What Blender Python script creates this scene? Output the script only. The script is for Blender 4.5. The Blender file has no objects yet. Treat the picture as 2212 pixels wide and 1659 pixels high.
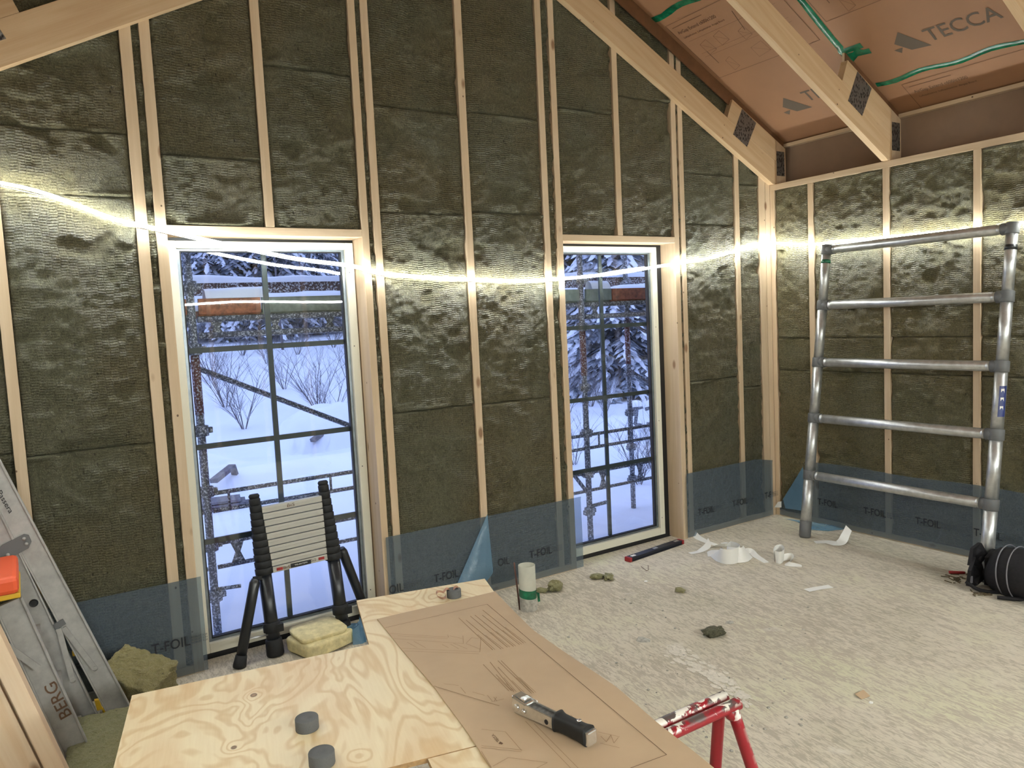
import bpy, math, random
import numpy as np
from mathutils import Vector, Matrix

random.seed(7)
SC = bpy.context.scene
COL = SC.collection

# ------------------------------------------------------------------ camera
CAM = Vector((-5.1389, -4.0522, 1.7056))
CR = Vector((0.83751921, -0.5442169, -0.04888297))
CU = Vector((0.08648173, 0.04369055, 0.99529495))
CF = Vector((0.53952061, 0.83780612, -0.08365649))
FPX = 1650.73
cd = bpy.data.cameras.new('camera')
cam = bpy.data.objects.new('camera', cd)
COL.objects.link(cam)
cd.sensor_fit = 'HORIZONTAL'
cd.sensor_width = 36.0
cd.lens = FPX / 2212 * 36.0
cd.clip_start = 0.02
cd.clip_end = 500
M = Matrix((CR, CU, -CF)).transposed().to_4x4()
M.translation = CAM
cam.matrix_world = M
SC.camera = cam

def at(u, v, axis, val):
    """world point where the photo's pixel meets the real plane axis=val"""
    d = CR * ((u - 1106) / FPX) + CU * ((829.5 - v) / FPX) + CF
    t = (val - CAM[axis]) / d[axis]
    return CAM + d * t

# ------------------------------------------------------------------ world, exposure
SC.view_settings.view_transform = 'Standard'
SC.view_settings.look = 'None'
SC.view_settings.gamma = 1
SC.view_settings.use_curve_mapping = False
SC.view_settings.exposure = 0.0
W = bpy.data.worlds.new('winter_sky')
SC.world = W
W.use_nodes = True
nt = W.node_tree
bg = nt.nodes['Background']
tc = nt.nodes.new('ShaderNodeTexCoord')
sep = nt.nodes.new('ShaderNodeSeparateXYZ')
cr = nt.nodes.new('ShaderNodeValToRGB')
cr.color_ramp.elements[0].position = 0.0
cr.color_ramp.elements[0].color = (0.43, 0.52, 0.92, 1)
cr.color_ramp.elements[1].position = 0.7
cr.color_ramp.elements[1].color = (0.43, 0.55, 0.96, 1)
nt.links.new(tc.outputs['Generated'], sep.inputs[0])
nt.links.new(sep.outputs['Z'], cr.inputs[0])
nt.links.new(cr.outputs[0], bg.inputs['Color'])
bg.inputs['Strength'].default_value = 2.1
LED_STRENGTH = 224.0
SC.cycles.use_denoising = True
SC.cycles.adaptive_threshold = 0.03
SC.cycles.max_bounces = 8
SC.cycles.diffuse_bounces = 3
SC.cycles.glossy_bounces = 4
SC.cycles.transparent_max_bounces = 16
SC.cycles.sample_clamp_indirect = 6.0
SC.cycles.caustics_reflective = False
SC.cycles.caustics_refractive = False

# ------------------------------------------------------------------ materials
def s2l(c):
    return tuple(((x / 255) / 12.92 if x / 255 <= .04045 else ((x / 255 + .055) / 1.055) ** 2.4) for x in c)

class NT:
    def __init__(s, name):
        s.m = bpy.data.materials.new(name)
        s.m.use_nodes = True
        s.t = s.m.node_tree
        s.p = s.t.nodes['Principled BSDF']
        s.out = s.t.nodes['Material Output']
    def n(s, kind, **kw):
        n = s.t.nodes.new('ShaderNode' + kind)
        for k, v in kw.items():
            if k in n.inputs.keys() if isinstance(k, str) else False:
                n.inputs[k].default_value = v
            else:
                setattr(n, k, v)
        return n
    def l(s, a, b):
        s.t.links.new(a, b)
    def coord(s, scale=(1, 1, 1), rot=(0, 0, 0), world=False, loc=(0, 0, 0)):
        if world:
            g = s.n('NewGeometry').outputs['Position']
        else:
            g = s.n('TexCoord').outputs['Object']
        if any(rot):                      # turn first, then stretch
            r0 = s.n('Mapping')
            r0.inputs['Rotation'].default_value = rot
            s.l(g, r0.inputs['Vector'])
            g = r0.outputs[0]
        mp = s.n('Mapping')
        mp.inputs['Scale'].default_value = scale
        mp.inputs['Location'].default_value = loc
        s.l(g, mp.inputs['Vector'])
        return mp.outputs[0]
    def noise(s, vec, scale, detail=3, rough=.5, dist=0.):
        n = s.n('TexNoise')
        n.inputs['Scale'].default_value = scale
        n.inputs['Detail'].default_value = detail
        n.inputs['Roughness'].default_value = rough
        n.inputs['Distortion'].default_value = dist
        s.l(vec, n.inputs['Vector'])
        return n.outputs['Fac']
    def vor(s, vec, scale, feature='F1'):
        n = s.n('TexVoronoi', feature=feature)
        n.inputs['Scale'].default_value = scale
        s.l(vec, n.inputs['Vector'])
        return n.outputs['Distance']
    def ramp(s, fac, stops, interp='LINEAR'):
        r = s.n('ValToRGB')
        r.color_ramp.interpolation = interp
        e = r.color_ramp.elements
        e[0].position, e[0].color = stops[0][0], (*stops[0][1], 1) if len(stops[0][1]) == 3 else stops[0][1]
        e[1].position, e[1].color = stops[1][0], (*stops[1][1], 1)
        for p, c in stops[2:]:
            x = e.new(p)
            x.color = (*c, 1)
        s.l(fac, r.inputs[0])
        return r.outputs[0]
    def mix(s, fac, a, b, blend='MIX'):
        m = s.n('Mix', data_type='RGBA', blend_type=blend)
        for idx, v in ((0, fac), (6, a), (7, b)):
            if isinstance(v, (int, float)):
                m.inputs[idx].default_value = v
            elif isinstance(v, tuple):
                m.inputs[idx].default_value = (*v, 1)
            else:
                s.l(v, m.inputs[idx])
        return m.outputs[2]
    def math(s, op, a, b=0.):
        m = s.n('Math', operation=op)
        for i, v in enumerate((a, b)):
            if isinstance(v, (int, float)):
                m.inputs[i].default_value = v
            else:
                s.l(v, m.inputs[i])
        return m.outputs[0]
    def bump(s, h, strength=.5, dist=.01):
        b = s.n('Bump')
        b.inputs['Strength'].default_value = strength
        b.inputs['Distance'].default_value = dist
        s.l(h, b.inputs['Height'])
        s.l(b.outputs[0], s.p.inputs['Normal'])
    def base(s, c):
        if isinstance(c, tuple):
            s.p.inputs['Base Color'].default_value = (*c, 1)
        else:
            s.l(c, s.p.inputs['Base Color'])
    def pr(s, rough=.6, metal=0., spec=.5):
        s.p.inputs['Roughness'].default_value = rough
        s.p.inputs['Metallic'].default_value = metal
        s.p.inputs['Specular IOR Level'].default_value = spec
        return s

def flat(name, rgb, rough=.6, metal=0., spec=.5, nscale=0, namp=.12, bump=0.):
    a = NT(name)
    a.pr(rough, metal, spec)
    c = s2l(rgb)
    if nscale:
        f = a.noise(a.coord(), nscale, 4, .6)
        a.base(a.ramp(f, [(.3, tuple(x * (1 - namp * 2) for x in c)), (.7, tuple(min(1, x * (1 + namp)) for x in c))]))
        if bump:
            a.bump(f, bump, .004)
    else:
        a.base(c)
    return a.m

def wood(name, light, dark, rot=(0, 0, 0), rough=.55, knots=True):
    """sawn softwood, grain along local z turned by rot"""
    a = NT(name)
    a.pr(rough, 0, .35)
    v = a.coord((1, 1, .055), rot)
    w0 = a.noise(v, 9, 3, .5, .6)
    w1 = a.math('MULTIPLY', w0, 26.)
    w2 = a.math('SINE', w1)
    w3 = a.math('MULTIPLY', w2, .5)
    fine = a.noise(a.coord((1, 1, .03), rot), 160, 2, .6)
    c = a.mix(a.ramp(a.math('ADD', w3, .5), [(.2, (0, 0, 0)), (.95, (.55, .55, .55))]), s2l(light), s2l(dark))
    c = a.mix(.18, c, a.ramp(fine, [(.35, s2l(dark)), (.65, s2l(light))]))
    big = a.noise(a.coord(), 2.2, 2)
    c = a.mix(a.ramp(big, [(.35, (0, 0, 0)), (.7, (.35, .35, .35))]), c, s2l(dark))
    if knots:
        k = a.vor(a.coord((1, 1, .45), rot), 6.5)
        c = a.mix(a.ramp(k, [(.07, (.8, .8, .8)), (.13, (0, 0, 0))]), c, s2l((118, 78, 48)))
    if knots:                         # nail and screw heads, tiny knots
        k2 = a.vor(a.coord((1, 1, .8), rot), 8.5)
        c = a.mix(a.ramp(k2, [(.035, (.85, .85, .85)), (.05, (0, 0, 0))]), c, s2l((74, 48, 32)))
    a.base(c)
    a.bump(fine, .15, .002)
    return a.m

PL, PD = (210, 187, 158), (192, 166, 134)
M_pineZ = wood('pine_upright', PL, PD)
M_pineX = wood('pine_across', PL, PD, (0, math.pi / 2, 0))
M_pineY = wood('pine_depth', PL, PD, (math.pi / 2, 0, 0))
M_truss = wood('truss_timber_right', (204, 176, 140), (184, 150, 112), (0, math.radians(62.5), 0))
M_trussL = wood('truss_timber_left', (204, 176, 140), (184, 150, 112), (0, math.radians(117.5), 0))
M_lumber = wood('planed_lumber', (232, 208, 178), (216, 180, 140))
M_shadedboard = flat('shaded_roof_board', (112, 76, 48), .8, nscale=14, namp=.1)  # roof board with shade painted into its colour, for the folded flanges

def wool(name, ax, light=(144, 140, 112), dark=(64, 61, 43), pits=1.0):
    """stone wool: tangled fibres, pressed horizontal ribs in columns, pits"""
    a = NT(name)
    a.pr(.42, 0, .55)
    v = a.coord(world=True)
    xyz = a.n('SeparateXYZ')
    a.l(a.n('NewGeometry').outputs['Position'], xyz.inputs[0])
    warp = a.noise(v, 7, 3, .6)
    fwarp = a.noise(v, 30, 2, .6)
    u = a.math('ADD', xyz.outputs['X'], xyz.outputs['Y'])
    u = a.math('ADD', a.math('MULTIPLY', u, 30.), a.math('MULTIPLY', warp, 1.6))
    colid = a.math('FLOOR', u)
    fr = a.math('FRACT', u)
    wn = a.n('TexWhiteNoise', noise_dimensions='1D')
    a.l(colid, wn.inputs['W'])
    ph = a.math('MULTIPLY', wn.outputs['Value'], 6.28)
    zz = a.math('ADD', a.math('MULTIPLY', xyz.outputs['Z'], 500.), ph)
    zz = a.math('ADD', zz, a.math('MULTIPLY', warp, 9.))
    zz = a.math('ADD', zz, a.math('MULTIPLY', fwarp, 3.))
    rib = a.math('MULTIPLY', a.math('SINE', zz), .5)
    rib = a.math('ADD', rib, .5)
    pil = a.ramp(a.math('PINGPONG', fr, .5), [(0., (0, 0, 0)), (.16, (1, 1, 1))])
    rib = a.math('MULTIPLY', rib, pil)
    patch = a.ramp(a.noise(v, 3.1, 3, .6), [(.40, (.12, .12, .12)), (.56, (1, 1, 1))])
    clump = a.noise(v, 24, 5, .66, 2.4)
    fib = a.noise(a.coord((1, 1, .75), world=True), 70, 5, .75, 3.)
    fine = a.noise(v, 280, 3, .7, .6)
    big = a.noise(v, 7, 2, .5, .8)
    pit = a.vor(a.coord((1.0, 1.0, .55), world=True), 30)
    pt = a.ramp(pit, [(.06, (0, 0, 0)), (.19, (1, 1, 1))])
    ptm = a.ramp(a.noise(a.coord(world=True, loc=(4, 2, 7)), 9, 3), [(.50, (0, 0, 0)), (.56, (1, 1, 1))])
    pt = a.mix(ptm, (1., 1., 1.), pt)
    worm = a.ramp(a.noise(v, 17, 2, .5, 4.), [(.468, (0, 0, 0)), (.497, (1, 1, 1)), (.503, (1, 1, 1)), (.535, (0, 0, 0))])
    h = a.math('MULTIPLY', a.math('MULTIPLY', rib, patch), .42)
    h = a.math('ADD', h, a.math('MULTIPLY', clump, .52))
    h = a.math('ADD', h, a.math('MULTIPLY', fib, .55))
    h = a.math('ADD', h, a.math('MULTIPLY', fine, .16))
    h = a.math('ADD', h, a.math('MULTIPLY', big, .3))
    h = a.math('ADD', h, a.math('MULTIPLY', pt, .45 * pits))
    h = a.math('ADD', h, a.math('MULTIPLY', worm, .2))
    a.bump(h, 1.0, .016)
    md = tuple((l + d) / 2 for l, d in zip(light, dark))
    c = a.ramp(fib, [(.32, s2l(dark)), (.5, s2l(md)), (.70, s2l(light))])
    c = a.mix(a.ramp(clump, [(.36, (.6, .6, .6)), (.5, (0, 0, 0))]), c, s2l(dark))
    c = a.mix(a.math('MULTIPLY', worm, .35), c, s2l(light))
    c = a.mix(a.math('MULTIPLY', a.ramp(pt, [(0., (1, 1, 1)), (.7, (0, 0, 0))]), .85), c, s2l((40, 37, 26)))  # pits darkened in the colour as painted crevice shade
    hue = a.ramp(a.noise(v, 1.7, 2), [(.4, (1.04, .98, .90)), (.6, (.96, 1.0, 1.02))])
    c = a.mix(1.0, c, hue, 'MULTIPLY')
    a.base(c)
    return a.m
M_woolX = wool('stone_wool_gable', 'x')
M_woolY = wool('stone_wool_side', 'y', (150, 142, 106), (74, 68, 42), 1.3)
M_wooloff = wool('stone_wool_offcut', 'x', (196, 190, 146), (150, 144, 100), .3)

def screed():
    a = NT('dusty_screed')
    a.pr(.85, 0, .25)
    v = a.coord(world=True)
    st = a.noise(a.coord((52, 13, 1), (0, 0, .10), world=True), 1.5, 5, .66, 1.0)
    st2 = a.noise(a.coord((20, 5, 1), (0, 0, .14), world=True), 1.2, 3, .6, 1.2)
    tone = a.noise(v, 1.3, 3, .55)
    area = a.noise(a.coord(world=True, loc=(7, 3, 0)), .9, 3, .6)
    spot = a.noise(v, 46, 4, .7)
    c1 = a.ramp(tone, [(.32, s2l((196, 188, 168))), (.5, s2l((207, 197, 180))), (.68, s2l((206, 202, 174)))])
    c2 = a.ramp(tone, [(.32, s2l((166, 158, 142))), (.6, s2l((180, 169, 154)))])
    f = a.math('ADD', a.math('MULTIPLY', st, .7), a.math('MULTIPLY', st2, .35))
    f = a.math('ADD', f, a.math('MULTIPLY', area, .22))
    c = a.mix(a.ramp(f, [(.57, (.95, .95, .95)), (.68, (0, 0, 0))]), c1, c2)
    c = a.mix(a.ramp(spot, [(.70, (0, 0, 0)), (.78, (.7, .7, .7))]), c, s2l((228, 222, 208)))
    pp = a.noise(a.coord((1, 1, 1), world=True, loc=(3.1, 1.2, 0)), 2.3, 5, .65)
    c = a.mix(a.ramp(pp, [(.64, (0, 0, 0)), (.70, (.6, .6, .6))]), c, s2l((216, 210, 198)))
    a.base(c)
    h = a.math('ADD', a.math('MULTIPLY', f, 1.), a.math('MULTIPLY', spot, .3))
    a.bump(h, .5, .005)
    return a.m
M_floor = screed()

def plywood():
    a = NT('pine_plywood')
    a.pr(.42, 0, .4)
    v = a.coord((1.0, .42, 1), (0, 0, .22))
    kn = a.vor(a.coord((1.0, .8, 0), (0, 0, .22)), 6.2)
    kinf = a.ramp(kn, [(0, (1, 1, 1)), (.28, (0, 0, 0))], 'EASE')
    f = a.noise(v, 3.4, 3, .48, .9)
    f = a.math('ADD', a.math('MULTIPLY', f, 1.), a.math('MULTIPLY', kinf, .16))
    s = a.math('SINE', a.math('MULTIPLY', f, 95.))
    lines = a.ramp(a.math('ADD', a.math('MULTIPLY', s, .5), .5), [(.45, (0, 0, 0)), (1., (1, 1, 1))])
    patch = a.ramp(a.noise(a.coord((1, .35, 1), (0, 0, .22)), 5., 2, .5, 1.), [(.47, (0, 0, 0)), (.62, (1, 1, 1))])
    c = a.mix(a.math('MULTIPLY', lines, .62), s2l((230, 212, 174)), s2l((200, 164, 110)))
    c = a.mix(a.math('MULTIPLY', patch, .42), c, s2l((206, 166, 118)))
    fine = a.noise(a.coord((1, .06, 1), (0, 0, .22)), 150, 2, .6)
    c = a.mix(.12, c, a.ramp(fine, [(.3, s2l((196, 162, 118))), (.7, s2l((232, 216, 186)))]))
    ring = a.ramp(kn, [(.030, s2l((150, 116, 80))), (.046, s2l((104, 74, 48)))])
    c = a.mix(a.ramp(kn, [(.055, (.9, .9, .9)), (.066, (0, 0, 0))]), c, ring)
    a.base(c)
    return a.m
M_ply = plywood()
M_plyedge = flat('plywood_edge', (176, 140, 96), .8, nscale=60, namp=.2)
M_card = flat('brown_cardboard', (186, 160, 130), .62, 0, .35, nscale=3, namp=.05)
M_cardceil = flat('brown_roof_board', (150, 110, 80), .6, 0, .4, nscale=2.2, namp=.05)
M_ink = flat('brown_print', (96, 70, 48), .8)
M_inkline = flat('brown_print_lines', (138, 110, 80), .8)
M_inkgrey = flat('grey_print', (92, 80, 68), .8)
M_black = flat('black_print', (22, 24, 28), .6)
M_fadedink = flat('faded_print', (66, 72, 76), .6)

def alu(name, rgb=(196, 198, 200), rough=.32, metal=1.):
    a = NT(name)
    a.pr(rough, metal, .5)
    n = a.noise(a.coord((3, 3, 3)), 8, 4, .6)
    c = s2l(rgb)
    a.base(a.ramp(n, [(.3, tuple(x * .72 for x in c)), (.7, c)]))
    r = a.n('MapRange')
    a.l(n, r.inputs['Value'])
    r.inputs['To Min'].default_value = rough * .7
    r.inputs['To Max'].default_value = rough * 1.5
    a.l(r.outputs[0], a.p.inputs['Roughness'])
    return a.m
M_alu = alu('aluminium_tube', (214, 215, 214), .36, .82)
M_aludull = alu('dull_aluminium', (182, 180, 176), .5, .35)
M_chrome = alu('chromed_steel', (240, 240, 236), .2, .9)
M_clip = flat('grey_plastic', (98, 99, 100), .55)
M_frame = flat('cream_painted_frame', (226, 222, 204), .38, 0, .5)
M_gasket = flat('black_gasket', (22, 22, 24), .6)
M_spacer = alu('glazing_spacer', (150, 160, 168), .35)
M_muntin = flat('dark_green_glazing_bar', (50, 62, 64), .45)
M_black_pl = flat('black_anodised', (30, 33, 38), .32, 0, .55)
M_rubber = flat('black_rubber', (26, 27, 29), .75, nscale=40, namp=.25)
M_rung = flat('ribbed_rung_aluminium', (186, 184, 176), .45, .35)
M_red = flat('red_plastic', (150, 32, 34), .45)
M_orange = flat('orange_plastic', (232, 92, 48), .5)
M_yellow = flat('yellow_plastic', (222, 178, 44), .5)
M_white = flat('white_backing_paper', (236, 234, 228), .45, 0, .5)
M_foam = flat('grey_foam', (98, 99, 100), .95, nscale=900, namp=.12)
M_copper = flat('copper_tape', (196, 142, 104), .3, .6)
M_tube = flat('grey_paper_tube', (188, 186, 170), .7, nscale=12, namp=.06)
M_tubewall = flat('dusty_tube_end', (176, 172, 162), .9, nscale=50, namp=.2)
M_green = flat('green_sealing_tape', (12, 104, 72), .22, 0, .6, nscale=18, namp=.3, bump=.6)
M_rust = flat('rusty_rod', (92, 62, 52), .8, nscale=30, namp=.3)
M_bag = flat('black_bag_fabric', (26, 24, 28), .75, 0, .4, nscale=60, namp=.2)
M_bagtrim = flat('grey_piping', (120, 118, 124), .6)
M_eave = flat('grey_brown_wind_board', (136, 112, 92), .85, nscale=5, namp=.05)
M_sheath = flat('dark_sheathing', (70, 62, 52), .95)
M_glasswool = flat('yellow_glass_wool', (222, 208, 160), .95, 0, .2, nscale=26, namp=.12, bump=1.)
M_snow = flat('snow', (238, 242, 250), .7, 0, .25, nscale=1.3, namp=.03, bump=.5)
M_bark = flat('winter_bark', (112, 108, 114), .9, nscale=20, namp=.25)
def hazed_twigs():
    a = NT('hazed_snowy_spruce_twigs')
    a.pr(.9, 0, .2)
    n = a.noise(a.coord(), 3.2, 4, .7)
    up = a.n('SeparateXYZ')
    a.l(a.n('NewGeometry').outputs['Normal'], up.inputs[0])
    a.base(a.ramp(n, [(.40, s2l((104, 112, 120))), (.50, s2l((156, 164, 174))), (.60, s2l((226, 231, 238)))]))  # needle tones lightened to paint in distance haze; palest stop is snow
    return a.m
M_needle = hazed_twigs()
def froststeel(name, c0):
    a = NT(name)
    a.pr(.65, .2, .4)
    n = a.noise(a.coord(), 75, 3, .7)
    a.base(a.ramp(n, [(.36, tuple(x * .6 for x in s2l(c0))), (.52, s2l(c0)), (.60, s2l((206, 210, 216)))]))
    return a.m
M_galv = froststeel('frosted_galvanised_steel', (104, 108, 114))
M_rustpipe = froststeel('rust_painted_tube', (116, 70, 60))
M_orangeply = flat('orange_scaffold_board', (168, 92, 60), .7, nscale=30, namp=.3)
M_deck = flat('grey_green_deck', (132, 144, 134), .7, .1, nscale=24, namp=.15)
M_darkply = froststeel('dark_brown_toe_board', (84, 62, 60))
M_plank = flat('weathered_planks', (120, 118, 122), .9, nscale=14, namp=.25)

def nailplate():
    a = NT('punched_nail_plate')
    a.pr(.45, .75, .5)
    k = a.vor(a.coord((1, 1, .6)), 75)
    a.base(a.ramp(k, [(.28, s2l((58, 56, 54))), (.5, s2l((124, 120, 116)))]))
    a.bump(k, .8, .004)
    return a.m
M_plate = nailplate()

def glass():
    a = NT('window_glass')
    t = a.n('BsdfTransparent')
    t.inputs[0].default_value = (.985, .99, .995, 1)
    g = a.n('BsdfGlossy')
    g.inputs['Roughness'].default_value = .012
    fr = a.n('Fresnel')
    # the node inverts the index on faces seen from behind, which would give
    # total reflection here because the light is not bent inside the pane
    bf = a.n('MapRange')
    a.l(a.n('NewGeometry').outputs['Backfacing'], bf.inputs['Value'])
    bf.inputs['To Min'].default_value = 1.5
    bf.inputs['To Max'].default_value = 1 / 1.5
    a.l(bf.outputs[0], fr.inputs['IOR'])
    mx = a.n('MixShader')
    a.l(fr.outputs[0], mx.inputs[0])
    a.l(t.outputs[0], mx.inputs[1])
    a.l(g.outputs[0], mx.inputs[2])
    a.l(mx.outputs[0], a.out.inputs['Surface'])
    return a.m
M_glass = glass()

def foil():
    a = NT('blue_vapour_barrier')
    a.pr(.28, 0, .5)
    a.base(s2l((108, 120, 132)))
    n = a.noise(a.coord(), 6, 4, .6, 1.5)
    a.bump(n, .5, .02)
    t = a.n('BsdfTransparent')
    t.inputs[0].default_value = (.58, .68, .76, 1)
    mx = a.n('MixShader')
    mx.inputs[0].default_value = .46
    a.l(t.outputs[0], mx.inputs[1])
    a.l(a.p.outputs[0], mx.inputs[2])
    a.l(mx.outputs[0], a.out.inputs['Surface'])
    return a.m
M_foil = foil()
def foil2():
    a = NT('blue_vapour_barrier_folded')
    a.pr(.2, 0, .6)
    a.base(s2l((128, 162, 186)))
    a.bump(a.noise(a.coord(), 9, 3, .6, 1.), .6, .02)
    t = a.n('BsdfTransparent')
    t.inputs[0].default_value = (.5, .72, .9, 1)
    mx = a.n('MixShader')
    mx.inputs[0].default_value = .5
    a.l(t.outputs[0], mx.inputs[1])
    a.l(a.p.outputs[0], mx.inputs[2])
    a.l(mx.outputs[0], a.out.inputs['Surface'])
    return a.m
M_foilfold = foil2()

def emit(name, col, s):
    a = NT(name)
    e = a.n('Emission')
    e.inputs[0].default_value = (*col, 1)
    e.inputs[1].default_value = s
    a.l(e.outputs[0], a.out.inputs['Surface'])
    return a.m
def led(name, LED_STRENGTH, up):
    # the diodes sit on the lower side of the band: the upper side gives less light
    a = NT(name)
    z = a.n('SeparateXYZ')
    a.l(a.n('NewGeometry').outputs['Normal'], z.inputs[0])
    mr = a.n('MapRange')
    a.l(z.outputs['Z'], mr.inputs['Value'])
    mr.inputs['From Min'].default_value = -.35
    mr.inputs['From Max'].default_value = .45
    mr.inputs['To Min'].default_value = LED_STRENGTH
    mr.inputs['To Max'].default_value = LED_STRENGTH * up
    e = a.n('Emission')
    e.inputs[0].default_value = (.95, 1.0, .96, 1)
    a.l(mr.outputs[0], e.inputs[1])
    a.l(e.outputs[0], a.out.inputs['Surface'])
    return a.m
M_led = led('led_light', LED_STRENGTH * .55, .62)
M_led2 = led('led_light_fill_boosted', LED_STRENGTH * 2.6, .12)  # rear strip boosted well above the others as added room fill
M_led3 = led('led_light_left', LED_STRENGTH * .75, .2)

def splat():
    a = NT('red_paint_splashed_white')
    a.pr(.35, 0, .5)
    v = a.coord()
    f = a.noise(v, 26, 3, .6, .8)
    z = a.n('SeparateXYZ')
    a.l(a.n('NewGeometry').outputs['Normal'], z.inputs[0])
    up = a.ramp(z.outputs['Z'], [(.1, (0, 0, 0)), (.6, (1, 1, 1))])
    w = a.math('MULTIPLY', a.ramp(f, [(.5, (0, 0, 0)), (.53, (1, 1, 1))]), up)
    g = a.math('MULTIPLY', a.ramp(a.noise(v, 16, 3, .6), [(.46, (0, 0, 0)), (.54, (1, 1, 1))]), up)
    c = a.mix(g, s2l((142, 18, 34)), s2l((84, 74, 72)))
    c = a.mix(w, c, s2l((224, 218, 206)))
    a.base(c)
    return a.m
M_redtube = splat()

# ------------------------------------------------------------------ mesh building
class MB:
    def __init__(s):
        s.v, s.f, s.mi, s.sm = [], [], [], []
    def add(s, vs, fs, mi=0, smooth=False):
        o = len(s.v)
        s.v += [tuple(v) for v in vs]
        s.f += [tuple(i + o for i in f) for f in fs]
        s.mi += [mi] * len(fs)
        s.sm += [smooth] * len(fs)
        return s
    def hexa(s, p, mi=0):          # 8 points: bottom ring 0-3, top ring 4-7
        return s.add(p, [(3, 2, 1, 0), (4, 5, 6, 7), (0, 1, 5, 4), (1, 2, 6, 5), (2, 3, 7, 6), (3, 0, 4, 7)], mi)
    def box(s, a, b, mi=0):
        x0, y0, z0 = a
        x1, y1, z1 = b
        return s.hexa([(x0, y0, z0), (x1, y0, z0), (x1, y1, z0), (x0, y1, z0), (x0, y0, z1), (x1, y0, z1), (x1, y1, z1), (x0, y1, z1)], mi)
    def bar(s, p0, p1, w, h, side=None, mi=0, w1=None, h1=None):
        """rectangular bar from p0 to p1; w along 'side', h across"""
        p0, p1 = Vector(p0), Vector(p1)
        d = (p1 - p0).normalized()
        sd = Vector(side) if side is not None else (Vector((0, 0, 1)).cross(d) if abs(d.z) < .95 else Vector((1, 0, 0)))
        sd = (sd - d * sd.dot(d)).normalized()
        n = d.cross(sd)
        w1 = w if w1 is None else w1
        h1 = h if h1 is None else h1
        q = [p0 + sd * (a * w / 2) + n * (b * h / 2) for a, b in ((-1, -1), (1, -1), (1, 1), (-1, 1))]
        q += [p1 + sd * (a * w1 / 2) + n * (b * h1 / 2) for a, b in ((-1, -1), (1, -1), (1, 1), (-1, 1))]
        return s.hexa(q, mi)
    def tube(s, path, r, seg=14, mi=0, caps=True, squash=1.):
        P = [Vector(p) for p in path]
        n = len(P)
        rr = r if isinstance(r, (list, tuple)) else [r] * n
        up = Vector((0, 0, 1))
        T = [(P[min(i + 1, n - 1)] - P[max(i - 1, 0)]).normalized() for i in range(n)]
        if abs(T[0].z) > .9:
            up = Vector((1, 0, 0))
        a = (up - T[0] * up.dot(T[0])).normalized()
        vs, fs = [], []
        for i in range(n):
            a = (a - T[i] * a.dot(T[i])).normalized()
            b = T[i].cross(a)
            for k in range(seg):
                t = 2 * math.pi * k / seg
                vs.append(P[i] + (a * math.cos(t) + b * math.sin(t) * squash) * rr[i])
        for i in range(n - 1):
            for k in range(seg):
                k2 = (k + 1) % seg
                fs.append((i * seg + k, i * seg + k2, (i + 1) * seg + k2, (i + 1) * seg + k))
        s.add(vs, fs, mi, True)
        if caps:
            o = len(s.v) - len(vs)
            s.f.append(tuple(o + k for k in reversed(range(seg))))
            s.f.append(tuple(o + (n - 1) * seg + k for k in range(seg)))
            s.mi += [mi] * 2
            s.sm += [False] * 2
        return s
    def lathe(s, c, prof, axis=(0, 0, 1), seg=28, mi=0, smooth=True):
        ax = Vector(axis).normalized()
        e = Vector((1, 0, 0)) if abs(ax.x) < .9 else Vector((0, 1, 0))
        a = (e - ax * e.dot(ax)).normalized()
        b = ax.cross(a)
        c = Vector(c)
        vs, fs = [], []
        for r, h in prof:
            for k in range(seg):
                t = 2 * math.pi * k / seg
                vs.append(c + ax * h + (a * math.cos(t) + b * math.sin(t)) * r)
        for i in range(len(prof) - 1):
            for k in range(seg):
                k2 = (k + 1) % seg
                fs.append((i * seg + k, i * seg + k2, (i + 1) * seg + k2, (i + 1) * seg + k))
        return s.add(vs, fs, mi, smooth)
    def prism(s, pts, d, mi=0):
        """polygon pts (3-D, planar) extruded by vector d"""
        d = Vector(d)
        n = len(pts)
        vs = [Vector(p) for p in pts] + [Vector(p) + d for p in pts]
        fs = [tuple(reversed(range(n))), tuple(range(n, 2 * n))] + [(i, (i + 1) % n, n + (i + 1) % n, n + i) for i in range(n)]
        return s.add(vs, fs, mi)
    def ribbon(s, path, wvec, mi=0):
        """thin strip along path with half-width vectors"""
        n = len(path)
        vs = []
        for i, p in enumerate(path):
            w = Vector(wvec[i]) if isinstance(wvec, list) else Vector(wvec)
            vs += [Vector(p) - w, Vector(p) + w]
        return s.add(vs, [(2 * i, 2 * i + 1, 2 * i + 3, 2 * i + 2) for i in range(n - 1)], mi, True)
    def build(s, name, mats, parent=None, origin=None, bevel=0., label=None):
        if not isinstance(mats, (list, tuple)):
            mats = [mats]
        V = np.array([tuple(v) for v in s.v], dtype=float)
        if parent is not None:
            o = Vector((0, 0, 0))
            q = parent
            while q is not None:
                o += q.location
                q = q.parent
            org = o
        else:
            if origin is None:
                lo, hi = V.min(0), V.max(0)
                origin = ((lo[0] + hi[0]) / 2, (lo[1] + hi[1]) / 2, lo[2])
            org = Vector(origin)
        V = V - np.array(tuple(org))
        me = bpy.data.meshes.new(name)
        me.from_pydata(V.tolist(), [], s.f)
        for m in mats:
            me.materials.append(m)
        me.polygons.foreach_set('material_index', s.mi)
        me.polygons.foreach_set('use_smooth', s.sm)
        me.update()
        ob = bpy.data.objects.new(name, me)
        COL.objects.link(ob)
        if parent is None:
            ob.location = org
        else:
            ob.parent = parent
        if bevel:
            b = ob.modifiers.new('bevel', 'BEVEL')
            b.width = bevel
            b.segments = 2
            b.limit_method = 'ANGLE'
        if label:
            ob['label'] = label
        return ob

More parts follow.
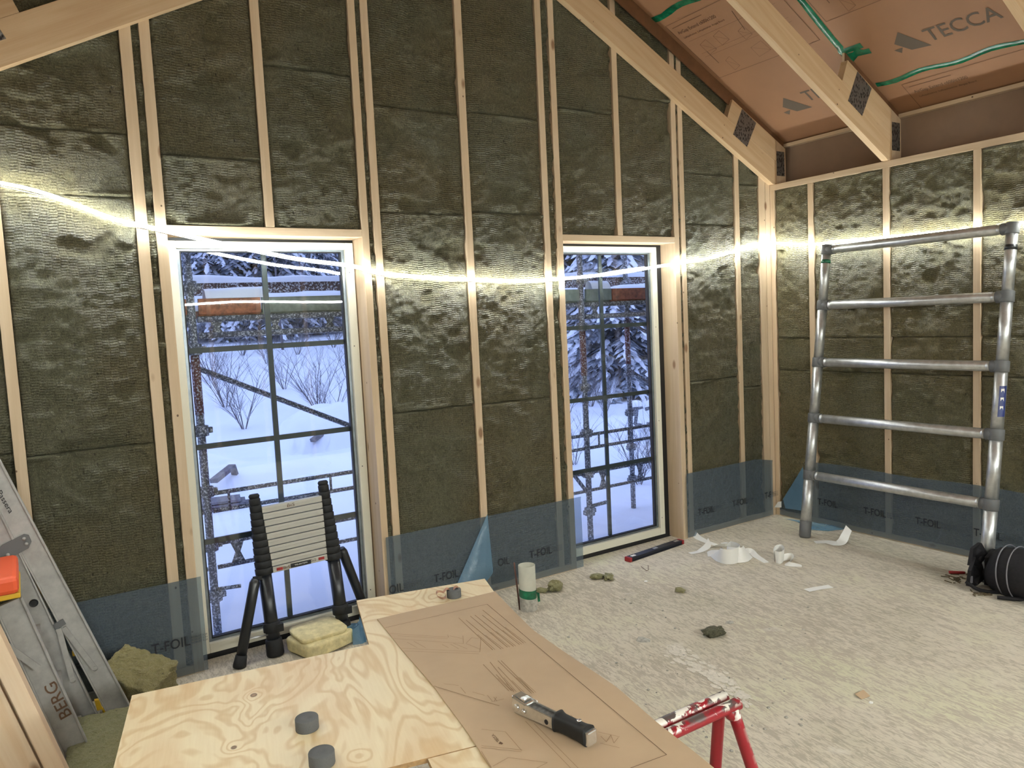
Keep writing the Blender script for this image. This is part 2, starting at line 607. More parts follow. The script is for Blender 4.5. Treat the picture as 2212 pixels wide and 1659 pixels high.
def tag(o, label, cat, group=None, kind=None):
    o['label'] = label
    o['category'] = cat
    if group:
        o['group'] = group
    if kind:
        o['kind'] = kind
    return o
def thing(name, loc, label, cat, group=None):
    o = bpy.data.objects.new(name, None)
    o.empty_display_size = .05
    COL.objects.link(o)
    o.location = loc
    return tag(o, label, cat, group)
def structure(name, loc=(0, 0, 0)):
    o = bpy.data.objects.new(name, None)
    o.empty_display_size = .05
    COL.objects.link(o)
    o.location = loc
    o['kind'] = 'structure'
    return o
def copy_tree(o, parent=None):
    c = o.copy()
    COL.objects.link(c)
    if parent is not None:
        c.parent = parent
    for ch in [x for x in bpy.data.objects if x.parent == o]:
        copy_tree(ch, c)
    return c

_txt = {}
def text_geo(string):
    if string not in _txt:
        cu = bpy.data.curves.new('lettering', 'FONT')
        cu.body = string
        cu.resolution_u = 3
        cu.offset = .006
        tmp = bpy.data.objects.new('lettering', cu)
        me = bpy.data.meshes.new_from_object(tmp)
        vs = np.array([tuple(v.co) for v in me.vertices])
        fs = [tuple(p.vertices) for p in me.polygons]
        lo, hi = vs.min(0), vs.max(0)
        vs[:, 0] = (vs[:, 0] - lo[0]) / (hi[0] - lo[0])
        vs[:, 1] = (vs[:, 1] - lo[1]) / (hi[1] - lo[1])
        _txt[string] = (vs, fs)
        bpy.data.objects.remove(tmp)
        bpy.data.curves.remove(cu)
        bpy.data.meshes.remove(me)
    return _txt[string]
def put_text(mb, string, o, ux, uy, mi=0):
    """ux, uy: full width and height vectors of the word"""
    vs, fs = text_geo(string)
    o, ux, uy = Vector(o), Vector(ux), Vector(uy)
    return mb.add([o + ux * v[0] + uy * v[1] for v in vs], fs, mi)
def line(mb, a, b, w, n, mi=0):
    a, b, n = Vector(a), Vector(b), Vector(n)
    sd = (b - a).cross(n).normalized() * (w / 2)
    return mb.add([a - sd, a + sd, b + sd, b - sd], [(0, 1, 2, 3)], mi)

# value noise
def _h(i, j, s):
    n = (i.astype(np.int64) * 374761393 + j.astype(np.int64) * 668265263 + s * 974711) & 0x7fffffff
    n = ((n ^ (n >> 13)) * 1274126177) & 0x7fffffff
    n = n ^ (n >> 16)
    return (n & 0xffff) / 65535.0
def vn(x, y, s=0):
    xi, yi = np.floor(x), np.floor(y)
    fx, fy = x - xi, y - yi
    fx, fy = fx * fx * (3 - 2 * fx), fy * fy * (3 - 2 * fy)
    a, b, c, d = _h(xi, yi, s), _h(xi + 1, yi, s), _h(xi, yi + 1, s), _h(xi + 1, yi + 1, s)
    return (a * (1 - fx) + b * fx) * (1 - fy) + (c * (1 - fx) + d * fx) * fy
def fbm(x, y, s=0, o=4):
    r, a, t = 0, 1, 0
    for k in range(o):
        r = r + a * vn(x * 2 ** k, y * 2 ** k, s + k * 17)
        t += a
        a *= .5
    return r / t

# ------------------------------------------------------------------ shell
SL = .5215
XM = -2.764           # ridge
XL = -5.528           # left wall plane
YB = -5.6             # rear wall plane
def roofz(x, c=3.09):
    return c - SL * x if x > XM else c - SL * (2 * XM - x)

mb = MB()
mb.box((XL - .2, YB - .2, -.12), (.2, .135, 0))
fl = mb.build('floor', M_floor, origin=(0, 0, 0))
fl['kind'] = 'structure'

# gable wall: sheathing with two openings, studs, headers, bottom plate
WG = structure('wall_gable')
O1 = (-4.476, -3.472)
O2 = (-2.078, -1.064)
HZ = 2.203
mb = MB()
def wallpoly(x0, x1, z0):
    top = [(x, .2, roofz(x, 3.12)) for x in ([x0, XM, x1] if x0 < XM < x1 else [x0, x1])]
    mb.prism([(x0, .2, z0), (x1, .2, z0)] + list(reversed(top)), (0, .02, 0))
wallpoly(XL - .2, O1[0], -.1)
wallpoly(O1[0], O1[1], HZ)
wallpoly(O1[1], O2[0], -.1)
wallpoly(O2[0], O2[1], HZ)
wallpoly(O2[1], .2, -.1)
mb.build('sheathing', M_sheath, WG)
def stud(x0, x1, z0=.045, z1=None, m=M_pineZ):
    za = roofz(x0, 3.075) if z1 is None else z1
    zb = roofz(x1, 3.075) if z1 is None else z1
    MB().hexa([(x0, 0, z0), (x1, 0, z0), (x1, .199, z0), (x0, .199, z0), (x0, 0, za), (x1, 0, zb), (x1, .199, zb), (x0, .199, za)]).build('stud', m, WG, bevel=.002)
STUDS = [(-5.189, -5.143), (-4.61, -4.559), (-4.524, -4.476), (-3.472, -3.43), (-3.40, -3.355), (-2.806, -2.758), (-2.224, -2.179), (-2.123, -2.078),
         (-1.064, -1.018), (-.997, -.952), (-.41, -.362), (-.133, -.06), (-.057, 0.)]
for a, b in STUDS:
    stud(a, b, .045 if a not in (-4.524, -3.472, -2.123, -1.064) else .0)
stud(-3.998, -3.952, 2.248)
stud(-1.603, -1.557, 2.248)
for o in (O1, O2):
    MB().box((o[0], 0, HZ), (o[1], .199, 2.246)).build('window_header', M_pineX, WG, bevel=.002)
for a, b in ((XL, -4.524), (-3.43, -2.123), (-1.018, 0)):
    MB().box((a, 0, 0), (b, .199, .045)).build('bottom_plate', M_pineX, WG, bevel=.002)

# right wall
WR = structure('wall_right')
MB().box((.2, YB, -.1), (.22, .2, 2.67)).build('sheathing', M_sheath, WR)
MB().box((0, YB, 2.625), (.2, 0, 2.67)).build('top_plate', M_pineY, WR, bevel=.002)
MB().box((0, YB, 0), (.199, 0, .045)).build('bottom_plate', M_pineY, WR, bevel=.002)
RST = [(-.04, 0.), (-.39, -.345), (-.99, -.945), (-1.59, -1.545), (-2.19, -2.145), (-2.79, -2.745), (-3.39, -3.345), (-3.99, -3.945), (-4.59, -4.545), (-5.19, -5.145)]
for a, b in RST:
    MB().box((0, a, .045), (.199, b, 2.625)).build('stud', M_pineZ, WR, bevel=.002)
MB().box((.19, YB, 2.6), (.2, .2, 3.0)).build('wind_board', M_eave, WR)
MB().box((.145, YB, 2.972), (.19, .0, 2.998)).build('eave_batten', M_pineY, WR)

# left and rear walls (outside the frame, they carry light strips and bounce light)
WL = structure('wall_left')
MB().box((XL - .2, YB, -.1), (XL - .18, .2, 3.05)).build('sheathing', M_sheath, WL)
MB().box((XL - .2, YB, 2.625), (XL, 0, 2.67)).build('top_plate', M_pineY, WL)
for k in range(10):
    y = -.6 * k
    MB().box((XL - .18, y - .045, 0), (XL, y, 2.625)).build('stud', M_pineZ, WL)
    if k < 9:
        MB().box((XL - .17, y - .6, 0), (XL - .012, y - .045, 2.625)).build('insulation', M_woolY, WL)
WB = structure('wall_rear')
mb = MB()
mb.prism([(XL - .2, YB - .02, -.1), (.2, YB - .02, -.1), (.2, YB - .02, 3.0), (XM, YB - .02, 4.55), (XL - .2, YB - .02, 3.0)], (0, -.02, 0))
mb.build('sheathing', M_woolX, WB)
for k in range(10):
    x = XL + .6 * k
    MB().box((x, YB - .01, 0), (x + .045, YB + .03, roofz(x + .02, 3.0))).build('stud', M_pineZ, WB)

# ceiling: brown boards on both slopes with printed marks and green tape
CE = structure('ceiling')
n_dn = Vector((-SL, 0, -1)).normalized()        # underside normal of the right slope
def rp(x, y, off=0.):
    """point on the right slope's underside"""
    return Vector((x, y, roofz(x))) + n_dn * off
def rafterpx(u, v, c=3.09):
    d = CR * ((u - 1106) / FPX) + CU * ((829.5 - v) / FPX) + CF
    t = (c - SL * CAM.x - CAM.z) / (d.z + SL * d.x)
    return CAM + d * t
TRY = [0.0, -.95, -2.137, -3.337, -4.537]       # far faces of the trusses
segs = [(.19, -.025)] + [(TRY[i] - .025, TRY[i + 1] - .025) for i in range(4)] + [(TRY[4] - .025, YB - .05)]
for a, b in segs:
    mb = MB()
    mb.prism([rp(.19, a - .0005), rp(XM, a - .0005), rp(XM, b + .0005), rp(.19, b + .0005)], (0, 0, .012))
    mb.build('roof_board', M_cardceil, CE)
    mb = MB()
    mir = lambda p: Vector((2 * XM - p.x, p.y, p.z))
    mb.prism([mir(rp(.19, a)), mir(rp(XM, a)), mir(rp(XM, b)), mir(rp(.19, b))], (0, 0, .012))
    mb.build('roof_board', M_cardceil, CE)
# folded flanges of the boards against each truss
for y in TRY:
    mb = MB()
    xe_ = XM if y == 0 else -.46
    mb.prism([(.15, y - .02, roofz(.15, 2.985)), (xe_, y - .02, roofz(xe_, 2.985)), (xe_, y - .02, roofz(xe_, 3.088)), (.15, y - .02, roofz(.15, 3.088))], (0, -.008, 0))
    mb.build('board_flange', M_shadedboard, CE)
    mb = MB()
    mb.prism([(2 * XM - .15, y - .02, roofz(.15, 2.985)), (XM, y - .02, roofz(XM, 2.985)), (XM, y - .02, roofz(XM, 3.088)), (2 * XM - .15, y - .02, roofz(.15, 3.088))], (0, -.008, 0))
    mb.build('board_flange', M_shadedboard, CE)
# prints
def slope_text(mb, s, x, y, w, h, off=.002, mi=0):
    put_text(mb, s, rp(x, y, off), Vector((0, -w, 0)), (rp(x - h, y) - rp(x, y)), mi)
def logo(mb, x, y, k=1.):
    P = lambda a, b: rp(x + a * k, y + b * k, .002)
    mb.add([P(-.166, -.02), P(.0, -.19), P(.02, -.10), P(-.09, 0.0)], [(0, 1, 2, 3)])
    mb.add([P(-.045, .025), P(-.005, -.04), P(-.052, -.055)], [(0, 1, 2)])
mb = MB()
c0 = rafterpx(1933, 97)
TLp, Rp, Bp, BLp = rafterpx(1939, 69), rafterpx(2013, 97), rafterpx(1970, 107), rafterpx(1932, 95)
def rpt(p):
    return p + n_dn * .002
mb.add([rpt(TLp), rpt(Rp), rpt(Bp), rpt(BLp)], [(0, 1, 2, 3)])
mb.add([rpt(rafterpx(1932, 109)), rpt(rafterpx(1950, 102)), rpt(rafterpx(1949, 114))], [(0, 1, 2)])
o = rafterpx(2014, 88)
ux = Vector((0, -.415, 0))
put_text(mb, 'TECCA', rp(-.330, -1.455, .002), ux, rp(-.43, 0) - rp(-.330, 0))
mb.build('printed_name', M_inkgrey, CE)
mb = MB()
mb.add([rpt(rafterpx(1692, 211)), rpt(rafterpx(1755, 231)), rpt(rafterpx(1722, 240)), rpt(rafterpx(1691, 231))], [(0, 1, 2, 3)])
mb.add([rpt(rafterpx(1693, 243)), rpt(rafterpx(1707, 237)), rpt(rafterpx(1706, 247))], [(0, 1, 2)])
put_text(mb, 'TECCA', rp(-.17, -.487, .002), ux, rp(-.27, 0) - rp(-.17, 0))
mb.build('printed_name', M_inkgrey, CE)
# instruction panels: frame, words, small diagrams
def panel(x0, x1, y0, y1, diagrams=True):
    mb = MB()
    c = [rp(x0, y0, .002), rp(x0, y1, .002), rp(x1, y1, .002), rp(x1, y0, .002)]
    for i in range(4):
        line(mb, c[i], c[(i + 1) % 4], .003, n_dn)
    h = .034
    L = (x1 - x0)
    put_text(mb, 'AirGap Extend c600/c1200', rp(x0 + .105, y0 - .035, .002), (0, -.34, 0), rp(x0 - h, 0) - rp(x0, 0))
    put_text(mb, 'Luftspaltsskiva  Luftspalteskive  Airgap Board', rp(x0 + .145, y0 - .045, .002), (0, -.36, 0), rp(x0 - .018, 0) - rp(x0, 0))
    line(mb, rp(x0 + .035, y0 - .03, .002), rp(x0 + .035, y0 - .3, .002), .004, n_dn)
    if diagrams:
        for (dx, dy, w, hh) in ((.23, .10, .07, .10), (.21, .24, .07, .09), (.25, .42, .06, .08), (.42, .16, .05, .1), (.40, .40, .1, .09)):
            q = [rp(x0 + dx, y0 - dy, .002), rp(x0 + dx - .02, y0 - dy - w, .002), rp(x0 + dx + hh - .02, y0 - dy - w - .01, .002), rp(x0 + dx + hh, y0 - dy, .002)]
            for i in range(4):
                line(mb, q[i], q[(i + 1) % 4], .0018, n_dn)
            line(mb, q[0], q[2], .0016, n_dn)
        for k in range(7):
            line(mb, rp(x0 + .36 + k * .012, y0 - .52, .002), rp(x0 + .36 + k * .012, y0 - .66, .002), .003, n_dn)
        line(mb, rp(x0 + .30, y0 - .10, .002), rp(x0 + .42, y0 - .1, .002), .005, n_dn)
        line(mb, rp(x0 + .10, y0 - .50, .002), rp(x0 + .26, y0 - .47, .002), .005, n_dn)
        for k in (.175, .30, .335):
            line(mb, rp(x0 + k, y0 - .05, .002), rp(x0 + k, y0 - .78, .002), .0016, n_dn)
    mb.build('printed_panel', M_ink, CE)
panel(-1.150, -.614, -.06, -.90)
panel(-.075, .17, -1.13, -2.1, False)
panel(-1.25, -.72, -1.02, -2.08)
# green tape lines
def tape(pts, w, name='green_tape'):
    mb = MB()
    n = len(pts)
    vs = []
    for i, p in enumerate(pts):
        p = Vector(p)
        t = (Vector(pts[min(i + 1, n - 1)]) - Vector(pts[max(i - 1, 0)])).normalized()
        sd = t.cross(n_dn).normalized()
        ww = w * random.uniform(.92, 1.08) / 2
        for k, hgt in ((-1, .002), (-.3, .005), (.3, .005), (1, .002)):
            vs.append(p + sd * ww * k + n_dn * hgt)
    fs = []
    for i in range(n - 1):
        for k in range(3):
            fs.append((4 * i + k, 4 * i + k + 1, 4 * i + k + 5, 4 * i + k + 4))
    mb.add(vs, fs, 0, True)
    return mb.build(name, M_green, CE)
tape([rp(-.135 + .012 * math.sin(k * .9), -.99 - k * .06) for k in range(19)], .042)
tape([rp(-1.235 + .01 * math.sin(k), -.0 - k * .06) for k in range(16)], .05)
tape([rp(-1.205, .0), rp(-1.19, .06), rp(-1.17, .13)], .05)
tape([rp(-2.7 + k * .1, -.962 - .012 * math.sin(k * .5) - .02) for k in range(23)], .045)
for (x, y, dx, dy) in ((-.47, -.94, .0, -.16), (-.43, -.95, .02, -.17), (-.39, -.965, -.06, -.11), (-.50, -.965, .16, .01)):
    tape([rp(x, y), rp(x + dx / 2, y + dy / 2), rp(x + dx, y + dy)], .045)

# ------------------------------------------------------------------ trusses
def truss(y, labels):
    """far face at y, 48 mm thick"""
    T = thing('roof_truss', (XM, y - .024, 2.66), labels, 'roof truss')
    y0 = y - .048
    d = (0, .048, 0)
    C0, C1, C2 = 2.66, 2.86, 3.03
    def side(mir):
        f = (lambda x: 2 * XM - x) if mir else (lambda x: x)
        m = M_trussL if mir else M_truss
        P = lambda x, z: (f(x), y0, z)
        Z = lambda x, c: c - SL * x
        ex = .0
        mb = MB()
        mb.prism([P(XM, Z(XM, C0)), P(-.02, 2.672), P(.027, 2.672), P(.027, Z(.027, C1)), P(XM, Z(XM, C1))], d)
        mb.build('chord', m, T, bevel=.0015)
        mb = MB()
        mb.prism([P(-.527, Z(-.527, C1) + .001), P(.027, Z(.027, C1) + .001), P(.027, Z(.027, C2)), P(-.467, Z(-.467, C2))], d)
        mb.build('heel_block', m, T, bevel=.0015)
        mb = MB()
        mb.prism([P(.029, 2.672), P(.14, 2.672), P(.14, Z(.14, C2)), P(.029, Z(.029, C2))], d)
        mb.build('heel_post', M_pineZ, T, bevel=.0015)
        for yy, dd in ((y0, -.0015), (y0 + .048, .0015)):
            mb = MB()
            mb.prism([(f(x), yy, z) for x, z in ((-.363, 3.215), (-.205, 3.125), (-.316, 2.935), (-.469, 3.016))], (0, dd, 0))
            mb.build('nail_plate', M_plate, T)
            mb = MB()
            mb.prism([(f(x), yy, z) for x, z in ((.03, 2.74), (.125, 2.74), (.125, 2.93), (.03, 2.93))], (0, dd, 0))
            mb.build('nail_plate', M_plate, T)
    side(False)
    side(True)
    return T
truss(TRY[0], 'light timber roof truss hard against the insulated gable wall')
truss(TRY[1], 'light timber roof truss second from the gable wall, crossing the green tape seam')
truss(TRY[2], 'light timber roof truss at the top right corner, third from the gable wall')
truss(TRY[3], 'light timber roof truss fourth from the gable wall, above the camera')
truss(TRY[4], 'light timber roof truss fifth from the gable wall, nearest the rear wall')
mb = MB()
mb.box((-.467, -.972, 3.20), (-.43, -.958, 3.33))
tag(mb.build('wood_wedge', M_pineZ), 'small pale wooden wedge stuck under the green tape cross beside the second roof truss', 'wedge')

# ------------------------------------------------------------------ stone wool batts
TIER = {}
def batt(wall, u0, u1, z0, z1, label, seed, mat=None, step=.0095, topc=None, bulge=.006, depth=.15, group='stone wool batts pressed between the studs'):
    u0 += .0012
    u1 -= .0012
    W_ = u1 - u0
    H_ = (z1 if topc is None else max(roofz(u0, topc), roofz(u1, topc))) - z0
    nu = max(3, int(W_ / step))
    nz = max(4, int(H_ / step))
    U, Tt = np.meshgrid(np.linspace(0, 1, nu + 1), np.linspace(0, 1, nz + 1), indexing='ij')
    X = u0 + U * W_
    if topc is None:
        ZT = np.full_like(X, z1)
    else:
        ZT = np.where(X > XM, topc - SL * X, topc - SL * (2 * XM - X))
    Z = z0 + Tt * (ZT - z0)
    eu = np.minimum(U, 1 - U) * W_
    ez = np.minimum(Z - z0, ZT - Z)
    d = .007 - bulge * 1.3 * (fbm(X * 3.1 + seed, Z * 2.6, seed, 3) - .35)
    d += -.0065 * (fbm(X * 18, Z * 22, seed + 5, 4) - .5) * 2 * (1 + 1.2 * (fbm(X * 2.2, Z * 2.2, seed + 6, 2) > .55))
    d += .007 * (fbm(X * 42, Z * 40, seed + 9, 3) - .5)
    gash = np.clip((fbm(X * 5.5, Z * 7.5, seed + 31, 3) - .66) * 9, 0, 1)
    d += .018 * gash
    wob = .6 + .8 * fbm(X * 14, Z * 14, seed + 3, 2)
    d += .013 * np.exp(-(eu / (.008 * wob)) ** 2) + .007 * np.exp(-(ez / (.006 * wob)) ** 2)
    lip = np.clip((fbm(X * 6, Z * 2, seed + 77, 2) - .56) * 5, 0, 1)
    d += -.017 * lip * np.exp(-((ez - .010) / .009) ** 2)
    d = np.maximum(d, -.012)
    def P(x, dd, z):
        return np.stack([x, dd, z], -1) if wall == 'g' else np.stack([dd, x, z], -1)
    F = P(X, d, Z).reshape(-1, 3)
    B = P(X, np.full_like(X, depth), Z)
    vs = F.tolist()
    idx = np.arange((nu + 1) * (nz + 1)).reshape(nu + 1, nz + 1)
    a, b, c, e = idx[:-1, :-1].ravel(), idx[1:, :-1].ravel(), idx[1:, 1:].ravel(), idx[:-1, 1:].ravel()
    q = np.stack([a, b, c, e], -1) if wall == 'g' else np.stack([a, e, c, b], -1)
    fs = [tuple(r) for r in q.tolist()]
    # skirt
    loop = list(idx[:, 0]) + list(idx[-1, 1:]) + list(idx[-2::-1, -1]) + list(idx[0, -2:0:-1])
    Bf = B.reshape(-1, 3)
    o = len(vs)
    vs += [Bf[i].tolist() for i in loop]
    n = len(loop)
    for i in range(n):
        j = (i + 1) % n
        fs.append((int(loop[j]), int(loop[i]), o + i, o + j))
    mb = MB()
    mb.add(vs, fs, 0, True)
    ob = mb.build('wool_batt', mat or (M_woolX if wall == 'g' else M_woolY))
    tag(ob, label, 'insulation batt', group)
    return ob

RT = 3.07
GB = [
 (-5.52, -5.189, [.045, 1.22, 2.37, None], 'at the far left of the gable wall'),
 (-5.143, -4.61, [.045, 1.195, 2.372, 2.666, None], 'in the bay left of the left window'),
 (-4.476, -3.998, [2.248, 2.585, None], 'above the left window, left half'),
 (-3.952, -3.472, [2.248, 3.076, None], 'above the left window, right half'),
 (-3.355, -2.806, [.045, 1.2, 2.35, 2.938, None], 'in the bay right of the left window'),
 (-2.758, -2.224, [.045, 1.19, 2.37, 2.966, None], 'in the bay left of the right window'),
 (-2.078, -1.603, [2.248, 3.061, None], 'above the right window, left half'),
 (-1.557, -1.064, [2.248, 3.194, None], 'above the right window, right half'),
 (-.952, -.41, [.045, 1.176, 2.345, 2.717, None], 'in the wide bay right of the right window'),
 (-.362, -.133, [.045, 1.08, 2.664, None], 'in the narrow gable bay beside the corner'),
]
ORD = {2: ['lower', 'upper'], 3: ['lowest', 'middle', 'topmost'], 4: ['lowest', 'second lowest', 'short third', 'topmost']}
sd = 11
for u0, u1, zs, where in GB:
    n = len(zs) - 1
    for k in range(n):
        sd += 7
        z1 = zs[k + 1]
        batt('g', u0, u1, zs[k] + .001, (z1 - .001) if z1 else None, '%s stone wool batt %s' % (ORD[n][k], where), sd, topc=RT if z1 is None else None,
             bulge=(.011 if (u0 < -4 and k == 1 and u0 > -4.5) else .005))
RB = [(-.345, -.04, 'of the right wall beside the corner'), (-.945, -.39, 'of the right wall behind the left post of the tube ladder'),
      (-1.545, -.99, 'of the right wall behind the rungs of the tube ladder'), (-2.145, -1.59, 'of the right wall behind the right post of the tube ladder')]
for u0, u1, where in RB:
    zs = [.045, 1.2, 1.455, 2.625]
    for k in range(3):
        sd += 7
        batt('r', u0, u1, zs[k] + .001, zs[k + 1] - .001, '%s stone wool batt %s' % (['lowest', 'middle', 'upper'][k], where), sd)
for k in range(4, 9):
    u1, u0 = RST[k][0], RST[k + 1][1]
    sd += 7
    ob = batt('r', u0, u1, .046, 2.624, '', sd, step=.03)
    ob.name = 'insulation'
    for key_ in ('label', 'category', 'group'):
        del ob[key_]
    ob.parent = WR
# wool stuffed in the slots between paired studs
def slot(x0, x1, z0, label, seed):
    rng = random.Random(seed)
    n = 0
    zt = roofz((x0 + x1) / 2, 3.05)
    nz = int((zt - z0) / .011)
    us = np.linspace(0, 1, 7)
    Z = np.linspace(z0, zt, nz + 1)
    U, ZZ = np.meshgrid(us, Z, indexing='ij')
    X = x0 + U * (x1 - x0)
    d = .05 * (fbm(X * 26 + seed, ZZ * 30, seed, 3) - .28) + .02 * np.abs(U - .5) * 2 * fbm(X * 9, ZZ * 24, seed + 4, 2) - .004
    V = np.stack([X, d, ZZ], -1).reshape(-1, 3)
    idx = np.arange(7 * (nz + 1)).reshape(7, nz + 1)
    q = np.stack([idx[:-1, :-1].ravel(), idx[1:, :-1].ravel(), idx[1:, 1:].ravel(), idx[:-1, 1:].ravel()], -1)
    mb = MB()
    mb.add(V.tolist(), [tuple(r) for r in q.tolist()], 0, True)
    mb.box((x0, .06, z0), (x1, .15, zt))
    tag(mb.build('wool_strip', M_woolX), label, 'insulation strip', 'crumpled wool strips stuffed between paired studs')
slot(-4.558, -4.525, .046, 'crumpled dark wool strip between the paired studs left of the left window', 3)
slot(-3.429, -3.401, .046, 'crumpled dark wool strip between the paired studs right of the left window', 5)
slot(-2.178, -2.124, .046, 'crumpled dark wool strip between the paired studs left of the right window', 8)
slot(-1.017, -.998, .046, 'crumpled dark wool strip between the paired studs right of the right window', 9)

# ------------------------------------------------------------------ windows
def window(name, xc):
    g = .424
    z0, z1 = .104, 2.1335
    W_ = structure(name, (xc, .16, .035))
    xa, xb = xc - .486, xc + .494
    za, zb = .03, 2.186
    def ring(mb, a0, a1, c0, c1, ya, yb, b0, b1, d0, d1, mi=0):
        # outer rect a0..a1 x c0..c1, inner rect b0..b1 x d0..d1
        mb.box((a0, ya, c0), (b0, yb, c1), mi)
        mb.box((b1, ya, c0), (a1, yb, c1), mi)
        mb.box((b0, ya, c0), (b1, yb, d0), mi)
        mb.box((b0, ya, d1), (b1, yb, c1), mi)
    mb = MB()
    ring(mb, xa, xb, za, zb, .13, .19, xc - g - .022, xc + g + .022, z0 - .02, z1 + .014)
    mb.build('frame', M_frame, W_, bevel=.003)
    mb = MB()
    ring(mb, xc - g - .022, xc + g + .022, z0 - .02, z1 + .014, .152, .188, xc - g - .005, xc + g + .005, z0 - .006, z1 + .004)
    mb.build('glazing_bead', M_spacer, W_)
    mb = MB()
    ring(mb, xc - g - .006, xc + g + .006, z0 - .008, z1 + .006, .156, .186, xc - g + .002, xc + g - .002, z0, z1 - .002)
    mb.build('gasket', M_gasket, W_)
    for yy in (.1615, .179):
        mb = MB()
        mb.box((xc - g - .004, yy, z0 - .004), (xc + g + .004, yy + .001, z1 + .004))
        mb.build('glass_pane', M_glass, W_)
    mb = MB()
    mb.box((xc - .014, .1835, z0), (xc + .014, .198, z1))
    mb.build('glazing_bar', M_muntin, W_)
    for k in (1, 2, 3):
        z = z1 - k * .5073
        for a, b in ((xc - g, xc - .0145), (xc + .0145, xc + g)):
            mb = MB()
            mb.box((a, .1835, z - .014), (b, .198, z + .014))
            mb.build('glazing_bar', M_muntin, W_)
    for z in (.16, .9, 1.6, 2.02):
        mb = MB()
        mb.lathe((xb - .03, .1305, z), [(0, -.0012), (.0032, -.0012), (.0032, .001)], (0, 1, 0), 10)
        mb.build('screw_hole', M_gasket, W_)
window('window_1', -3.973)
window('window_2', -1.619)
# black seal and gap under and around the frames
for i, (o, xc) in enumerate(((O1, -3.973), (O2, -1.619))):
    mb = MB()
    mb.box((o[0], .15, 0), (xc - .487, .2, HZ))
    mb.box((xc + .495, .15, 0), (o[1], .2, HZ))
    mb.box((xc - .487, .15, 2.187), (xc + .495, .2, HZ))
    mb.box((xc - .487, .14, -.1), (xc + .495, .2, .029))
    t = mb.build('trim_%d' % (i + 1), M_gasket)
    t['kind'] = 'structure'

# ------------------------------------------------------------------ led rope light around the room
gp = [(-5.135, 2.405), (-4.932, 2.355), (-4.716, 2.269), (-4.542, 2.231), (-4.23, 2.158), (-3.861, 2.084), (-3.555, 2.046), (-3.394, 2.007), (-3.107, 1.979), (-2.765, 1.961),
      (-2.463, 1.949), (-2.156, 1.956), (-1.663, 1.988), (-1.273, 2.034), (-1.044, 2.057), (-.704, 2.101), (-.394, 2.155), (-.08, 2.215)]
touch = (-4.542, -3.394, -2.765, -2.156, -1.044, -.394)
path = [(XL + .03, -.05, 2.43)]
for x, z in gp:
    path.append((x, -.013 if x in touch else -.03, z))
path += [(-.035, -.05, 2.212), (-.022, -.37, 2.165), (-.03, -.73, 2.158), (-.022, -.965, 2.149), (-.03, -1.3, 2.143), (-.022, -1.57, 2.134), (-.03, -2.2, 2.13), (-.03, -3.5, 2.1), (-.03, -5.4, 2.12), (-.1, -5.53, 2.1)]
path += [(-1.5, -5.53, 2.06), (-2.8, -5.53, 2.1), (-4.1, -5.53, 2.05), (XL + .05, -5.53, 2.1)]
path += [(XL + .03, -5.4, 2.1), (XL + .03, -4, 2.15), (XL + .03, -2.5, 2.12), (XL + .03, -1.2, 2.2), (XL + .03, -.1, 2.4)]
def smooth(P, k=4):
    P = [Vector(p) for p in P]
    out = []
    for i in range(len(P) - 1):
        p0, p1, p2, p3 = P[max(i - 1, 0)], P[i], P[i + 1], P[min(i + 2, len(P) - 1)]
        for j in range(k):
            t = j / k
            out.append(.5 * ((2 * p1) + (p2 - p0) * t + (2 * p0 - 5 * p1 + 4 * p2 - p3) * t * t + (3 * p1 - 3 * p2 + p3 - p0) * t ** 3))
    out.append(P[-1])
    return out
mb = MB()
spath = smooth(path, 3)
nsp = 3 * 27
mb.tube(spath[:nsp + 1], .007, 8)
tag(mb.build('led_strip_light', M_led, origin=(-2.7, -.03, 1.95)), 'glowing white led strip light looped along gable and right wall at head height', 'strip light')
mb = MB()
nle = len(spath) - 3 * 4 - 1
mb.tube(spath[nsp:nle + 1], .0105, 8)
tag(mb.build('led_strip_light', M_led2, origin=(-2.7, -5.5, 2.05)), 'glowing led strip light on the rear wall, boosted as added fill, mirrored in the panes', 'strip light')
mb = MB()
mb.tube(spath[nle:], .0055, 8)
tag(mb.build('led_strip_light', M_led3, origin=(-5.5, -2.5, 2.1)), 'glowing led strip light on the left wall beside the camera', 'strip light')
mb = MB()
mb.tube(smooth([(p[0], p[1] + (.012 if p[1] > -.06 and p[0] < -.1 else 0), p[2] - .012) for p in path[1:19]], 3), .0022, 5)
tag(mb.build('feed_cable', M_clip, origin=(-2.7, -.03, 1.95)), 'thin grey cable running just under the glowing strip light on the gable wall', 'cable')

